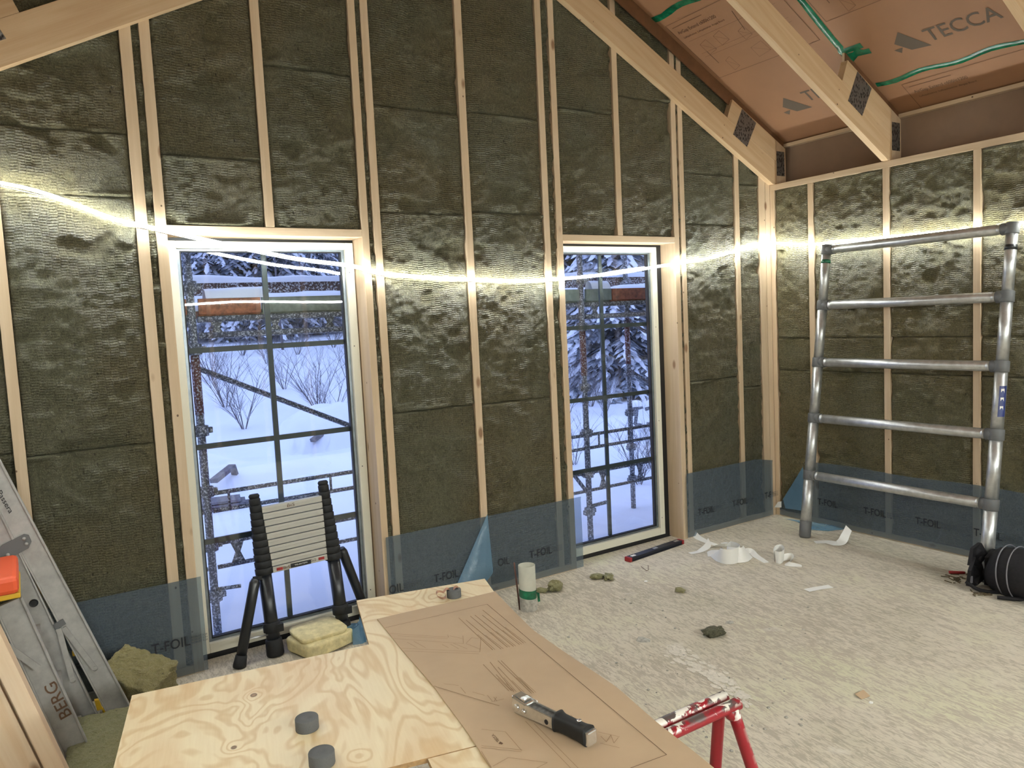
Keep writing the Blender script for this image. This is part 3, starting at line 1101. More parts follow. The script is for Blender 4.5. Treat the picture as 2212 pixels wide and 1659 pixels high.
# ------------------------------------------------------------------ plastic sheets along the wall bottoms
def sheet(pts_fn, nu, nz, label, origin, texts, wall):
    T = thing('plastic_sheet', origin, label, 'plastic sheet', 'blue foil aprons along the wall bottoms')
    vs = []
    for i in range(nu + 1):
        for j in range(nz + 1):
            vs.append(pts_fn(i / nu, j / nz))
    fs = [(i * (nz + 1) + j, (i + 1) * (nz + 1) + j, (i + 1) * (nz + 1) + j + 1, i * (nz + 1) + j + 1) for i in range(nu) for j in range(nz)]
    mb = MB()
    mb.add(vs, fs, 0, True)
    mb.build('film', M_foil, T)
    for s, u, w in texts:
        mb, mf = MB(), MB()
        if wall == 'g':
            put_text(mb, s, (u, -.0225, .161), (w, 0, 0), (0, 0, .05))
            for k in range(3):
                put_text(mf, 'ROBUST 0.20', (u + w + .008, -.0225, .193 - k * .014), (.075, 0, 0), (0, 0, .010))
        else:
            put_text(mb, s, (-.0225, u, .161), (0, -w, 0), (0, 0, .05))
            for k in range(3):
                put_text(mf, 'ROBUST 0.20', (-.0225, u - w - .008, .193 - k * .014), (0, -.1, 0), (0, 0, .010))
        mb.build('printed_name', M_black, T)
        mf.build('printed_small_print', M_fadedink, T)
    return T
def gfn(x0, x1, top=lambda u: .497, seed=0):
    def f(u, t):
        x = x0 + (x1 - x0) * u
        z = .012 + (top(u) - .012) * t
        n = float(fbm(np.array(x * 4. + seed), np.array(z * 5.), seed, 3))
        return (x, -.015 - .006 * n - (.004 if t > .97 else 0), z)
    return f
def rfn(y0, y1, seed=0):
    def f(u, t):
        y = y0 + (y1 - y0) * u
        zt = .49 + .006 * math.sin(y * 7)
        if y > -.38:
            zt = min(zt, .10 + (-.05 - y) * 1.2 if y > -.37 else .49)
        z = .012 + (zt - .012) * t
        n = float(fbm(np.array(y * 4. + seed), np.array(z * 5.), seed, 3))
        return (-.015 - .006 * n, y, z)
    return f
sheet(gfn(-5.5, -4.46, lambda u: .497, 3), 60, 20, 'blue translucent plastic sheet at the bottom left of the left window', (-4.98, -.015, 0), [('T-FOIL', -4.711, .175), ('T-FOIL', -5.10, .175)], 'g')
T2 = sheet(gfn(-3.455, -2.035, lambda u: .497, 5), 80, 20, 'blue translucent plastic sheet between the two windows with a folded cone', (-2.76, -.015, 0),
      [('OIL', -3.455, .09), ('T-FOIL', -3.164, .165), ('OIL', -2.715, .088), ('T-FOIL', -2.472, .177)], 'g')
sheet(gfn(-1.04, -.06, lambda u: .50 - .04 * max(0, u - .8) * 5 * .9, 7), 60, 20, 'blue translucent plastic sheet in the gable corner right of the right window', (-.54, -.015, 0),
      [('T-FOIL', -.927, .176), ('T-FOIL', -.548, .176), ('T-F', -.165, .08)], 'g')
sheet(rfn(-.05, -5.5, 9), 260, 20, 'long blue translucent plastic sheet along the foot of the right wall', (-.015, -2.7, 0),
      [('T-FOIL', -.406 - .3855 * k, .172) for k in range(13)], 'r')
# the folded cone
mb = MB()
apex = Vector((-2.775, -.026, .512))
cone = []
prof = [(-3.03, -.03), (-2.98, -.09), (-2.93, -.07), (-2.88, -.115), (-2.84, -.07), (-2.80, -.09), (-2.755, -.03)]
vs = []
NR = 10
for j in range(NR + 1):
    t = j / NR
    for x, y in prof:
        zb = .10 + (.05 if x > -2.82 else 0)
        vs.append(apex.lerp(Vector((x, y, zb)), t))
n = len(prof)
mb.add(vs, [(j * n + i, j * n + i + 1, (j + 1) * n + i + 1, (j + 1) * n + i) for j in range(NR) for i in range(n - 1)], 0, True)
mb.build('folded_corner', M_foilfold, T2)
# loose foil flap lying on the floor in the right corner
mb = MB()
mb.add([at(u, v, 2, z_) for u, v, z_ in ((1693, 1120, .01), (1722, 1127, .004), (1748, 1144, .004), (1790, 1147, .005), (1838, 1141, .008), (1760, 1128, .02))], [(0, 1, 5), (1, 2, 5), (2, 3, 5), (3, 4, 5)], 0, False)
tag(mb.build('foil_scrap', M_foilfold), 'loose blue foil flap lying on the floor behind the left post of the tube ladder', 'foil scrap')
mb = MB()
mb.prism([at(u, v, 0, -.03) for u, v in ((1735, 1008), (1692, 1078), (1697, 1098), (1740, 1104))], (-.003, 0, 0))
tag(mb.build('foil_scrap', M_foilfold), 'small triangular blue foil piece pulled across the right wall beside the corner', 'foil scrap')
mb = MB()
mb.prism([at(u, v, 0, -.045) for u, v in ((1673, 1096), (1681, 1084), (1688, 1083), (1688, 1096))], (-.004, 0, 0))
tag(mb.build('paper_scrap', M_white), 'tiny white paper scrap stuck in the room corner above the floor', 'paper scrap')

# ================================================================== outdoors
def gh(x, y):
    """snow height"""
    r = math.hypot(x - CAM.x, y - CAM.y)
    a = (x - CAM.x) / max(y - CAM.y, .1)
    w = max(0., min(1., (.62 - a) / .2))
    h = -.22
    if y > 3:
        h += .10 * (fbm(np.array(x * .35 + 9), np.array(y * .35), 4, 4) - .4)
    s1 = max(0., min(1., (r - 8) / 17.))
    h += w * 1.25 * s1 * s1 * (3 - 2 * s1)
    s2 = max(0., (r - 24) / 60.)
    h += 6.5 * s2 ** 1.2
    return float(h)
mb = MB()
xs = np.concatenate([np.linspace(-12, 12, 80), np.linspace(13, 110, 50)])
ys = np.concatenate([np.linspace(.24, 25, 110), np.linspace(26, 130, 50)])
vs = [(x, y, gh(x, y) + (.012 * float(fbm(np.array(x * 3), np.array(y * 3), 8, 3)) if y < 14 else 0)) for x in xs for y in ys]
ny = len(ys)
mb.add(vs, [(i * ny + j, (i + 1) * ny + j, (i + 1) * ny + j + 1, i * ny + j + 1) for i in range(len(xs) - 1) for j in range(ny - 1)], 0, True)
g = mb.build('snowy_ground', M_snow, origin=(0, 5, -.2))
g['kind'] = 'structure'

# spruces ------------------------------------------------------------
def make_spruce(seed, H, R, label, group):
    rng = random.Random(seed)
    T = thing('spruce_tree', (0, 0, 0), label, 'tree', group)
    tr = MB()
    tr.tube([(0, 0, -.3), (0, 0, H * .5), (0, 0, H * .98)], [H * .016, H * .009, .012], 7)
    tr.build('trunk', M_bark, T)
    nd, sn = MB(), MB()
    z = H * .05
    while z < H * .985:
        t = z / H
        L0 = R * (1 - t) ** .8 + .08
        nb = int(7 + 9 * (1 - t))
        for b in range(nb):
            az = rng.uniform(0, 2 * math.pi)
            L = L0 * rng.uniform(.6, 1.12)
            ca, sa = math.cos(az), math.sin(az)
            droop = rng.uniform(.25, .5) * L
            nt_ = max(4, int(L / .17))
            for i in range(nt_):
                u = (i + .5) / nt_
                c0 = Vector((ca * L * u, sa * L * u, z + .3 * L * u * (1 - u) - droop * u ** 1.6))
                for s in (-1, 1):
                    l = (.16 + .26 * L * (1 - u) ** .7) * rng.uniform(.6, 1.2)
                    d = Vector((ca * .75 - s * sa * .8, sa * .75 + s * ca * .8, -.55)).normalized()
                    w = Vector((-d.y, d.x, 0)).normalized() * l * .22
                    e = c0 + d * l
                    nd.add([c0 - w * .4, c0 + d * l * .4 - w, e, c0 + d * l * .4 + w, c0 + w * .4], [(0, 1, 2, 3, 4)])
            if L > .25:
                for i in range(max(3, nt_)):
                    if rng.random() < .72:
                        u = rng.uniform(.35, 1.)
                        c0 = Vector((ca * L * u, sa * L * u, z + .3 * L * u * (1 - u) - droop * u ** 1.6 + .03))
                        l, w = rng.uniform(.06, .13) * (1 + L * .3), rng.uniform(.03, .07) * (1 + L * .2)
                        A = Vector((ca, sa, -.5)) * l
                        B = Vector((-sa, ca, -.1)) * w
                        up = Vector((0, 0, .05 + .03 * L))
                        sn.add([c0 - A, c0 - A * .3 - B, c0 + A * .5 - B * .8, c0 + A, c0 + A * .5 + B * .8, c0 - A * .3 + B, c0 + up], [(0, 1, 6), (1, 2, 6), (2, 3, 6), (3, 4, 6), (4, 5, 6), (5, 0, 6)], 0, True)
        z += H * .026 * rng.uniform(.8, 1.2)
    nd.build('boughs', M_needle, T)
    sn.build('snow_cover', M_snow, T)
    return T
def make_bare(seed, H, label, group, name='bare_tree', base_fork=False):
    rng = random.Random(seed)
    mb = MB()
    sn = MB()
    def grow(p, d, L, r, lev):
        n = 3
        pts = [p]
        dd = d.copy()
        for i in range(n):
            dd = (dd + Vector((rng.uniform(-.12, .12), rng.uniform(-.12, .12), .05))).normalized()
            pts.append(pts[-1] + dd * L / n)
        mb.tube(pts, [r * (1 - .55 * i / n) for i in range(n + 1)], 5 if lev < 2 else 3, caps=False)
        if lev >= (3 if H > 2 else 3):
            return
        nb = (7 if lev == 0 else 5) if not base_fork else 5
        for b in range(nb):
            u = rng.uniform(.25, 1) if lev else rng.uniform(.25 if not base_fork else 0, 1)
            q = pts[min(n - 1, int(u * n))].lerp(pts[min(n, int(u * n) + 1)], (u * n) % 1)
            az = rng.uniform(0, 2 * math.pi)
            side = Vector((math.cos(az), math.sin(az), 0))
            nd_ = (dd * .65 + side * rng.uniform(.4, .85) + Vector((0, 0, .15))).normalized()
            grow(q, nd_, L * rng.uniform(.38, .6), r * .45, lev + 1)
    if base_fork:
        for k in range(9):
            az = rng.uniform(0, 2 * math.pi)
            grow(Vector((0, 0, -.1)), Vector((math.cos(az) * .45, math.sin(az) * .45, 1)).normalized(), H * rng.uniform(.5, .9), .008, 1)
    else:
        grow(Vector((0, 0, -.3)), Vector((0, 0, 1)), H, H * .011, 0)
    o = mb.build(name, M_bark, origin=(0, 0, 0))
    tag(o, label, 'tree' if not base_fork else 'shrub', group)
    return o

def place(o, a, r, rot, sc, dz=0.):
    """a = tan of the bearing from the camera side, r = distance"""
    if o.get('group') and ('trees' in o['group'] or 'spruces' in o['group']):
        w_ = 'seen through the left window' if a < .45 else ('seen through the right window' if a > .66 and a < 1.0 else 'hidden from the windows by the wall')
        o['label'] = ('snow-covered spruce in the forest ' if 'spruces' in o['group'] else 'bare thin-branched tree in the forest ') + w_
        o['group'] = ('snowy forest spruces ' if 'spruces' in o['group'] else 'bare forest trees ') + w_
    if o.get('group') and 'shrubs' in o['group']:
        w_ = 'in the left window' if a < .45 else 'in the right window'
        o['label'] = 'leafless twiggy shrub sticking out of the snow, seen ' + w_
        o['group'] = 'leafless shrubs on the snow seen ' + w_
    c = math.cos(math.atan(a))
    x, y = CAM.x + r * math.sin(math.atan(a)), CAM.y + r * c
    o.location = (x, y, gh(x, y) + dz)
    o.rotation_euler = (0, 0, rot)
    o.scale = (sc, sc, sc)
    return o
SPG = 'snow covered spruces in the forest'
s1 = make_spruce(3, 9.0, 2.3, 'snow-covered spruce in the forest beyond the snow field', SPG)
s2 = make_spruce(5, 10.0, 1.8, 'snow-covered spruce in the forest beyond the snow field', SPG)
rng = random.Random(21)
protos = [s1, s2]
used = [False, False]
spots = []
def put(o_i, a, r, sc, rot):
    if not used[o_i]:
        o = protos[o_i]
        used[o_i] = True
    else:
        o = copy_tree(protos[o_i])
    o['group'] = SPG
    return place(o, a, r, rot, sc)
for k in range(58):
    a = rng.uniform(-.05, 1.35)
    base = 30 if a < .55 else 21
    r = base + rng.random() ** 1.3 * 38
    put(k % 2, a, r, rng.uniform(.6, 1.15), rng.uniform(0, 6.28))
for a, r, sc in ((.16, 31, .8), (.215, 34, .85), (.262, 31, .62), (.31, 36, .95), (.345, 31, .7), (.38, 33, .85), (.74, 22, .75), (.79, 25, 1.), (.92, 24, 1.), (.95, 20, .8), (.71, 27, 1.)):
    put(0 if sc > .8 else 1, a, r, sc, rng.uniform(0, 6.28))
big = make_spruce(9, 7.6, 1.9, 'large snowy spruce standing nearest behind the scaffold, seen in the right window', None)
place(big, .868, 18.0, 1., 1.0)
bt = [make_bare(2, 8., 'bare birch-like tree with thin branches in the winter forest', 'bare trees in the forest'),
      make_bare(4, 9., 'bare birch-like tree with thin branches in the winter forest', 'bare trees in the forest')]
for k in range(44):
    a = rng.uniform(.02, 1.15)
    r = (25 if a < .55 else 18) + rng.random() * 26
    o = bt[k % 2] if k < 2 else bt[k % 2].copy()
    if k >= 2:
        COL.objects.link(o)
    o['group'] = 'bare trees in the forest'
    place(o, a, r, rng.uniform(0, 6.28), rng.uniform(.5, 1.))
shr = make_bare(12, 1.5, 'leafless twiggy shrub sticking out of the snow bank', 'leafless shrubs on the snow bank', 'bare_shrub', True)
sp = [(.333, 14.5, 1.0), (.35, 13.2, .8), (.215, 15.5, 1.1), (.235, 13.5, .9), (.29, 17, .7), (.2, 19, .8), (.375, 18, .8), (.27, 21, .8), (.31, 23, .9), (.24, 24, 1.), (.18, 25, .9), (.36, 25, 1.),
      (.745, 14, .9), (.76, 9.8, .55), (.90, 8.6, .6), (.93, 9.5, .6), (.80, 16, .8), (.83, 15, .7), (.74, 17, 1.), (.78, 18, 1.)]
for k, (a, r, sc) in enumerate(sp):
    o = shr if k == 0 else shr.copy()
    if k:
        COL.objects.link(o)
    o['group'] = 'leafless shrubs'
    place(o, a, r, rng.uniform(0, 6.28), sc)

# snow-covered heaps and timber in the yard
def heap(name, a, r, lx, ly, h, label, rot=0., seed=0):
    n = 18
    mb = MB()
    vs = []
    for i in range(n + 1):
        for j in range(n + 1):
            u, v = i / n * 2 - 1, j / n * 2 - 1
            q = max(0, 1 - (abs(u) ** 2.4 + abs(v) ** 2.4))
            z = h * q ** .45 * (.75 + .5 * float(fbm(np.array(u * 2 + seed), np.array(v * 2), seed, 3))) - .06
            vs.append((u * lx, v * ly, z))
    mb.add(vs, [(i * (n + 1) + j, (i + 1) * (n + 1) + j, (i + 1) * (n + 1) + j + 1, i * (n + 1) + j + 1) for i in range(n) for j in range(n)], 0, True)
    o = mb.build(name, M_snow, origin=(0, 0, 0))
    tag(o, label, 'snow heap')
    return place(o, a, r, rot, 1)
heap('snow_heap', .352, 12.2, .95, .7, .62, 'rounded snow heap with timber ends, right side of the left window', .2, 3)
heap('snow_heap', .222, 10.6, 1.3, .7, .22, 'low snow mound seen behind the scaffold post of the left window', 0., 5)
heap('snow_heap', .80, 12.0, .9, .6, .40, 'snow heap behind the left scaffold post in the right window', .3, 8)
for (a, r, L, rz, tilt, lab) in ((.345, 11.6, .7, .5, .35, 'brown timber end poking from the rounded snow heap'),
                                 (.205, 9.8, .5, .9, .16, 'grey beam with hooked end leaning on the low snow mound')):
    mb = MB()
    mb.bar((-L / 2, 0, .05), (L / 2, 0, .05 + L * tilt), .09, .05)
    mb.bar((L / 2, 0, .05 + L * tilt), (L / 2 + .08, 0, L * tilt - .12), .07, .05)
    o = mb.build('timber_beam', M_plank, origin=(0, 0, 0))
    tag(o, lab, 'timber')
    place(o, a, r, rz, 1., .12)
T = thing('plank_stack', (0, 0, 0), 'stack of weathered planks lying in the snow behind the left scaffold post', 'plank stack')
for k in range(3):
    mb = MB()
    mb.box((-.6 + k * .06, -.3, .02 + k * .07), (.6 - k * .1, .3, .07 + k * .07))
    mb.build('plank', M_plank, T)
place(T, .200, 8.9, -.2, .5)
# a row of scaffold frames stacked in the snow, right window
T = thing('stacked_scaffold_frames', (0, 0, 0), 'row of stacked scaffold frames with snow on top, far right in the right window', 'scaffold frames')
for k in range(6):
    mb = MB()
    x = k * .26
    mb.bar((x, 0, .05), (x + .05, 0, .42), .05, .04)
    mb.bar((x - .08, 0, .36), (x + .14, 0, .40), .05, .05)
    mb.bar((x - .06, 0, .12), (x + .12, 0, .10), .05, .05)
    mb.build('frame_end', M_galv, T)
    mb = MB()
    mb.lathe((x + .03, 0, .42), [(.12, 0), (.11, .05), (.06, .09), (0, .1)], seg=10)
    mb.build('snow_cap', M_snow, T)
place(T, .895, 12.6, -.55, 1.)

# ------------------------------------------------------------------ scaffold
SCF = thing('scaffolding', (-2.6, 1.25, -.3), 'snowy steel tube scaffold standing outside the two windows', 'scaffold')
def coupler(c, r=.045):
    mb = MB()
    c = Vector(c)
    mb.lathe(c - Vector((0, 0, .035)), [(.026, 0), (r, .004), (r, .066), (.026, .07)], seg=12)
    for k in range(2):
        t = math.pi * k + .2
        mb.bar(c + Vector((math.cos(t), math.sin(t), 0)) * r * .7, c + Vector((math.cos(t), math.sin(t), .0)) * (r + .022), .03, .035)
    mb.build('coupler', M_galv, SCF)
STD = [(-4.232, .9, M_galv), (-1.24, .9, M_galv), (-4.232, 1.6, M_galv), (-.135, 1.6, M_galv), (1.9, .9, M_galv), (-7.2, .9, M_galv), (1.9, 1.6, M_galv)]
for i, (x, y, m) in enumerate(STD):
    mb = MB()
    mb.tube([(x, y, -.4), (x, y, 2.9)], .0245, 12)
    s = mb.build('standard', m, SCF)
    for z in (2.0, 1.62, 1.12, .74, .40, .08):
        coupler((x, y, z))
    # rusty upper sleeve
    mb = MB()
    mb.tube([(x, y, 1.22), (x, y, 1.64)], .0265, 12)
    mb.build('sleeve', M_rustpipe, SCF)
def rail(a, b, r=.017, m=M_galv, nm='ledger'):
    mb = MB()
    mb.tube([a, b], r, 9)
    return mb.build(nm, m, SCF)
def lattice(x0, x1, y, zt, zb, step, nm, plate=False, r=.014):
    mb = MB()
    mb.tube([(x0, y, zt), (x1, y, zt)], r, 8)
    mb.tube([(x0, y, zb), (x1, y, zb)], r, 8)
    x = x0 + step * .3
    k = 0
    while x < x1:
        if plate:
            q = [(x - .045, y - .003, zt), (x + .045, y - .003, zt), (x + .016, y - .003, (zt + zb) / 2), (x + .045, y - .003, zb), (x - .045, y - .003, zb), (x - .016, y - .003, (zt + zb) / 2)]
            mb.prism(q, (0, .006, 0))
        else:
            mb.tube([(x, y, zt), (x, y, zb)], .009, 6)
        x += step
        k += 1
    return mb.build(nm, M_galv, SCF)
lattice(-7.2, -4.26, .9, .723, .613, .3, 'guard_rail')
lattice(-4.20, -1.27, .9, .723, .613, .33, 'guard_rail')
lattice(-1.21, 1.9, .9, .723, .613, .33, 'guard_rail')
lattice(-7.2, -4.26, .9, .405, .256, .5, 'lattice_beam', True)
lattice(-4.20, -1.27, .9, .405, .256, .42, 'lattice_beam', True)
lattice(-1.21, 1.9, .9, .405, .256, .42, 'lattice_beam', True)
lattice(-4.20, -1.27, .9, 1.80, 1.70, .36, 'lattice_beam', True, .02)
lattice(-1.21, 1.9, .9, 1.80, 1.70, .36, 'lattice_beam', True, .02)
lattice(-7.2, -4.26, .9, 1.80, 1.70, .36, 'lattice_beam', True, .02)
rail((-4.232, 1.6, 1.545), (-2.2, 1.6, .545), .020, M_galv, 'brace')
rail((-.135, 1.6, 1.64), (1.2, 1.6, 1.0), .018, M_galv, 'brace')
rail((-.135, 1.6, 1.17), (1.2, 1.6, .35), .016, M_galv, 'brace')
rail((-1.24, .9, .22), (-1.55, .9, .62), .016, M_galv, 'brace')
rail((-4.232, .9, .12), (-4.08, .86, .12), .012, M_galv, 'hook_arm')
rail((-1.24, .9, .12), (-1.09, .86, .14), .016, M_galv, 'hook_arm')
for k, (x0, x1, m) in enumerate(((-7.2, -4.26, M_orangeply), (-4.19, -3.82, M_orangeply), (-3.81, -1.27, M_deck), (-1.20, -.93, M_deck), (-.92, 1.9, M_orangeply))):
    MB().box((x0, .88, 1.83), (x1, .905, 1.925)).build('toe_board', m, SCF)
    MB().box((x0, .91, 1.81), (x1, 1.24, 1.85)).build('deck_board', M_deck if m is M_deck else M_orangeply, SCF)
    MB().box((x0, 1.26, 1.81), (x1, 1.58, 1.85)).build('deck_board', M_deck if k % 2 else M_orangeply, SCF)
MB().box((-7.2, 1.62, 1.955), (1.9, 1.645, 2.065)).build('toe_board', M_darkply, SCF)
def snowstrip(x0, x1, y0, y1, z, h, seed, nm='snow_layer'):
    n = int((x1 - x0) / .06)
    m = 6
    vs = []
    for i in range(n + 1):
        for j in range(m + 1):
            u = j / m
            prof = max(0, math.sin(math.pi * u)) ** .5
            hh = h * prof * (.55 + .9 * float(fbm(np.array((x0 + i * .06) * 2.2 + seed), np.array(u), seed, 3)))
            vs.append((x0 + (x1 - x0) * i / n, y0 + (y1 - y0) * u, z + hh))
    mb = MB()
    mb.add(vs, [(i * (m + 1) + j, (i + 1) * (m + 1) + j, (i + 1) * (m + 1) + j + 1, i * (m + 1) + j + 1) for i in range(n) for j in range(m)], 0, True)
    mb.build(nm, M_snow, SCF)
snowstrip(-7.2, 1.9, 1.60, 1.665, 2.064, .05, 3)
snowstrip(-7.2, 1.9, .91, 1.58, 1.851, .11, 6)
snowstrip(-4.15, -3.78, .86, .96, 1.925, .07, 9)
snowstrip(-1.15, -.95, .86, .96, 1.925, .06, 12)

# ================================================================== things inside
def onlad(u, v):
    """point on the leaning plane of the tube ladder: x = -.375 + .1493 z"""
    d = CR * ((u - 1106) / FPX) + CU * ((829.5 - v) / FPX) + CF
    t = (-.375 + .1493 * CAM.z - CAM.x) / (d.x - .1493 * d.z)
    return CAM + d * t
YLa, YLb = -.545, -1.80
LAD = thing('tube_ladder', (-.3, -1.17, 0), 'aluminium tube ladder with thick round rungs leaning against the right wall', 'ladder')
def lp(y, z):
    return Vector((-.375 + .1493 * z, y, z))
zr = [(onlad(*a).z + onlad(*b).z) / 2 for a, b in (((1783, 540), (2195, 492)), ((1772, 658), (2180, 643)), ((1768, 783), (2172, 791)), ((1760, 904), (2158, 938)), ((1748, 1025), (2143, 1091)))]
for k, y in enumerate((YLa, YLb)):
    mb = MB()
    rads = [.0385, .037, .0355, .034, .0325, .031]
    zz = [.06] + zr[::-1]
    for i in range(5):
        mb.tube([lp(y, zz[i]), lp(y, zz[i + 1] + .0)], rads[i], 20)
    mb.build('stile', M_alu, LAD)
    mb = MB()
    mb.tube([lp(y, 0), lp(y, .012), lp(y, .12), lp(y, .122)], [.036, .041, .042, .038], 20)
    mb.build('foot', M_clip, LAD)
    sg = 1 if k == 0 else -1
    for i, z in enumerate(zr):
        r = rads[4 - i if i else 4] + .006
        mb = MB()
        mb.tube([lp(y, z - .034), lp(y, z - .03), lp(y, z + .03), lp(y, z + .034)], [r - .003, r, r, r - .003], 20)
        mb.tube([lp(y, z), lp(y - sg * .058, z)], .037, 18)
        mb.build('joint_collar', M_clip, LAD)
for i, z in enumerate(zr):
    mb = MB()
    mb.tube([lp(YLa - .05, z), lp(YLa - .075, z), lp(YLa - .08, z), lp(YLa - .085, z), lp(YLb + .085, z), lp(YLb + .08, z), lp(YLb + .075, z), lp(YLb + .05, z)],
            [.031, .031, .028, .0325, .0325, .028, .031, .031], 22, squash=1.05)
    mb.build('rung', M_alu, LAD)
mb = MB()
mb.tube([lp(YLa, zr[0] - .10), lp(YLa, zr[0] - .075)], .0345, 18)
mb.build('latch_band', M_green, LAD)
mb = MB()
mb.tube([lp(YLb, zr[0] - .13), lp(YLb, zr[0] - .10)], .0345, 18)
mb.build('latch_band', M_black_pl, LAD)
mb = MB()
st_z = [onlad(2170, v).z for v in (833, 900)]
nn = 8
vs = []
for z in st_z:
    for k in range(nn + 1):
        t = math.radians(200 + 70 * k / nn)
        c = lp(YLb, z)
        vs.append((c.x + .0365 * math.cos(t), c.y + .0365 * math.sin(t), z))
mb.add(vs, [(k, k + 1, nn + 2 + k, nn + 1 + k) for k in range(nn)], 0, True)
mb.build('sticker', flat('blue_sticker', (44, 56, 112), .4), LAD)
mb = MB()
for k in range(3):
    z = st_z[1] + (st_z[0] - st_z[1]) * (.25 + .28 * k)
    c = lp(YLb, z)
    t0, t1 = math.radians(215), math.radians(245)
    mb.add([(c.x + .037 * math.cos(t), c.y + .037 * math.sin(t), z + dz) for t in (t0, t1) for dz in (-.018, .018)], [(0, 2, 3, 1)])
mb.build('sticker_symbols', M_white, LAD)

# telescopic ladder before the left window
TL = thing('telescopic_ladder', (-3.95, 0, 0), 'collapsed black telescopic ladder with pale rungs standing before the left window', 'ladder')
def leg(xb, xt, top, n=11, zc0=.43):
    yb, yt = -.045, .055
    P = lambda z: Vector((xb + (xt - xb) * z / .85, yb + (yt - yb) * z / .85, z))
    mb = MB()
    mb.tube([P(.0), P(.45)], .035, 20)
    mb.build('stile', M_black_pl, TL)
    for k in range(n):
        z0 = zc0 + (top - zc0) * k / n
        z1 = zc0 + (top - zc0) * (k + 1) / n
        r = .046 - .019 * k / n
        mb = MB()
        mb.tube([P(z0), P(z0 + .002), P(z1 - .006), P(z1)], [r * .93, r, r * 1.03, r * .86], 20)
        mb.build('collar', M_rubber, TL)
    mb = MB()
    mb.tube([P(top - .002), P(top + .012), P(top + .022)], [.025, .029, .022], 16)
    mb.build('end_cap', M_rubber, TL)
    mb = MB()
    mb.tube([P(0), P(.01), P(.085), P(.09)], [.042, .046, .043, .036], 18)
    mb.build('foot', M_rubber, TL)
    mb = MB()
    mb.tube([P(.125), P(.13), P(.175), P(.18)], [.038, .045, .045, .038], 18)
    mb.box(tuple(P(.15) + Vector((.01, -.045, -.02))), tuple(P(.15) + Vector((.05, -.02, .02))))
    mb.build('clamp', M_rubber, TL)
    return P
PA = leg(-4.128, -4.152, .832)
PB = leg(-3.748, -3.775, .845)
for k in range(10):
    z = .448 + k * .0355
    a, b = PA(z) + Vector((.040 - .0016 * k, -.008, 0)), PB(z + .008) + Vector((-.040 + .0016 * k, -.008, 0))
    mb = MB()
    mb.bar(a, b, .034, .031, (0, 1, 0))
    mb.bar(a + Vector((0, -.0175, .004)), b + Vector((0, -.0175, .004)), .002, .004, (0, 1, 0))
    r = mb.build('rung', M_rung, TL, bevel=.003)
    if k == 0:
        for p, s in ((a, 1), (b, -1)):
            mb = MB()
            q = p + Vector((s * .035, -.018, 0))
            mb.box(tuple(q - Vector((.016, .003, .007))), tuple(q + Vector((.016, .002, .007))))
            mb.build('release_button', M_red, r)
        q = a.lerp(b, .5)
        mb = MB()
        mb.box((q.x - .055, q.y - .021, q.z - .012), (q.x + .055, q.y - .017, q.z + .010))
        mb.build('name_label', M_black, r)
        mb = MB()
        put_text(mb, 'TELESTEPS', (q.x - .035, q.y - .0215, q.z - .004), (.07, 0, .001), (0, 0, .007))
        mb.build('lettering', M_white, r)
        mb = MB()
        put_text(mb, 'BiS', (a.x + .055, a.y - .0185, a.z - .008), (.035, 0, .001), (0, 0, .016))
        put_text(mb, 'BiS', (b.x - .095, b.y - .0185, b.z - .008), (.03, 0, .001), (0, 0, .014))
        mb.build('handwriting', M_ink, r)
    if k == 9:
        q = a.lerp(b, .5)
        mb = MB()
        put_text(mb, 'BiS', (q.x - .03, q.y - .0185, q.z - .010), (.04, 0, .001), (0, 0, .018))
        mb.build('handwriting', M_ink, r)
def outrigger(top, foot):
    top, foot = Vector(top), Vector(foot)
    mb = MB()
    mb.tube([top, top.lerp(foot, .05), foot.lerp(top, .12)], [.018, .027, .026], 16)
    mb.build('outrigger', M_black_pl, TL)
    mb = MB()
    mb.tube([foot.lerp(top, .14), foot.lerp(top, .02), foot], [.029, .034, .032], 16)
    mb.build('outrigger_foot', M_rubber, TL)
    mb = MB()
    mb.bar(top + Vector((-.01, 0, 0)), top + Vector((.06 if foot.x < top.x else -.06, .012, -.005)), .02, .02)
    mb.build('hinge', M_rubber, TL)
outrigger((-4.195, -.02, .425), (-4.323, -.075, .0))
outrigger((-3.705, .03, .475), (-3.55, .07, .0))
mb = MB()
mb.tube([(-4.29, -.062, .13), (-4.15, -.045, .12)], .005, 8)
mb.build('spreader', M_alu, TL)

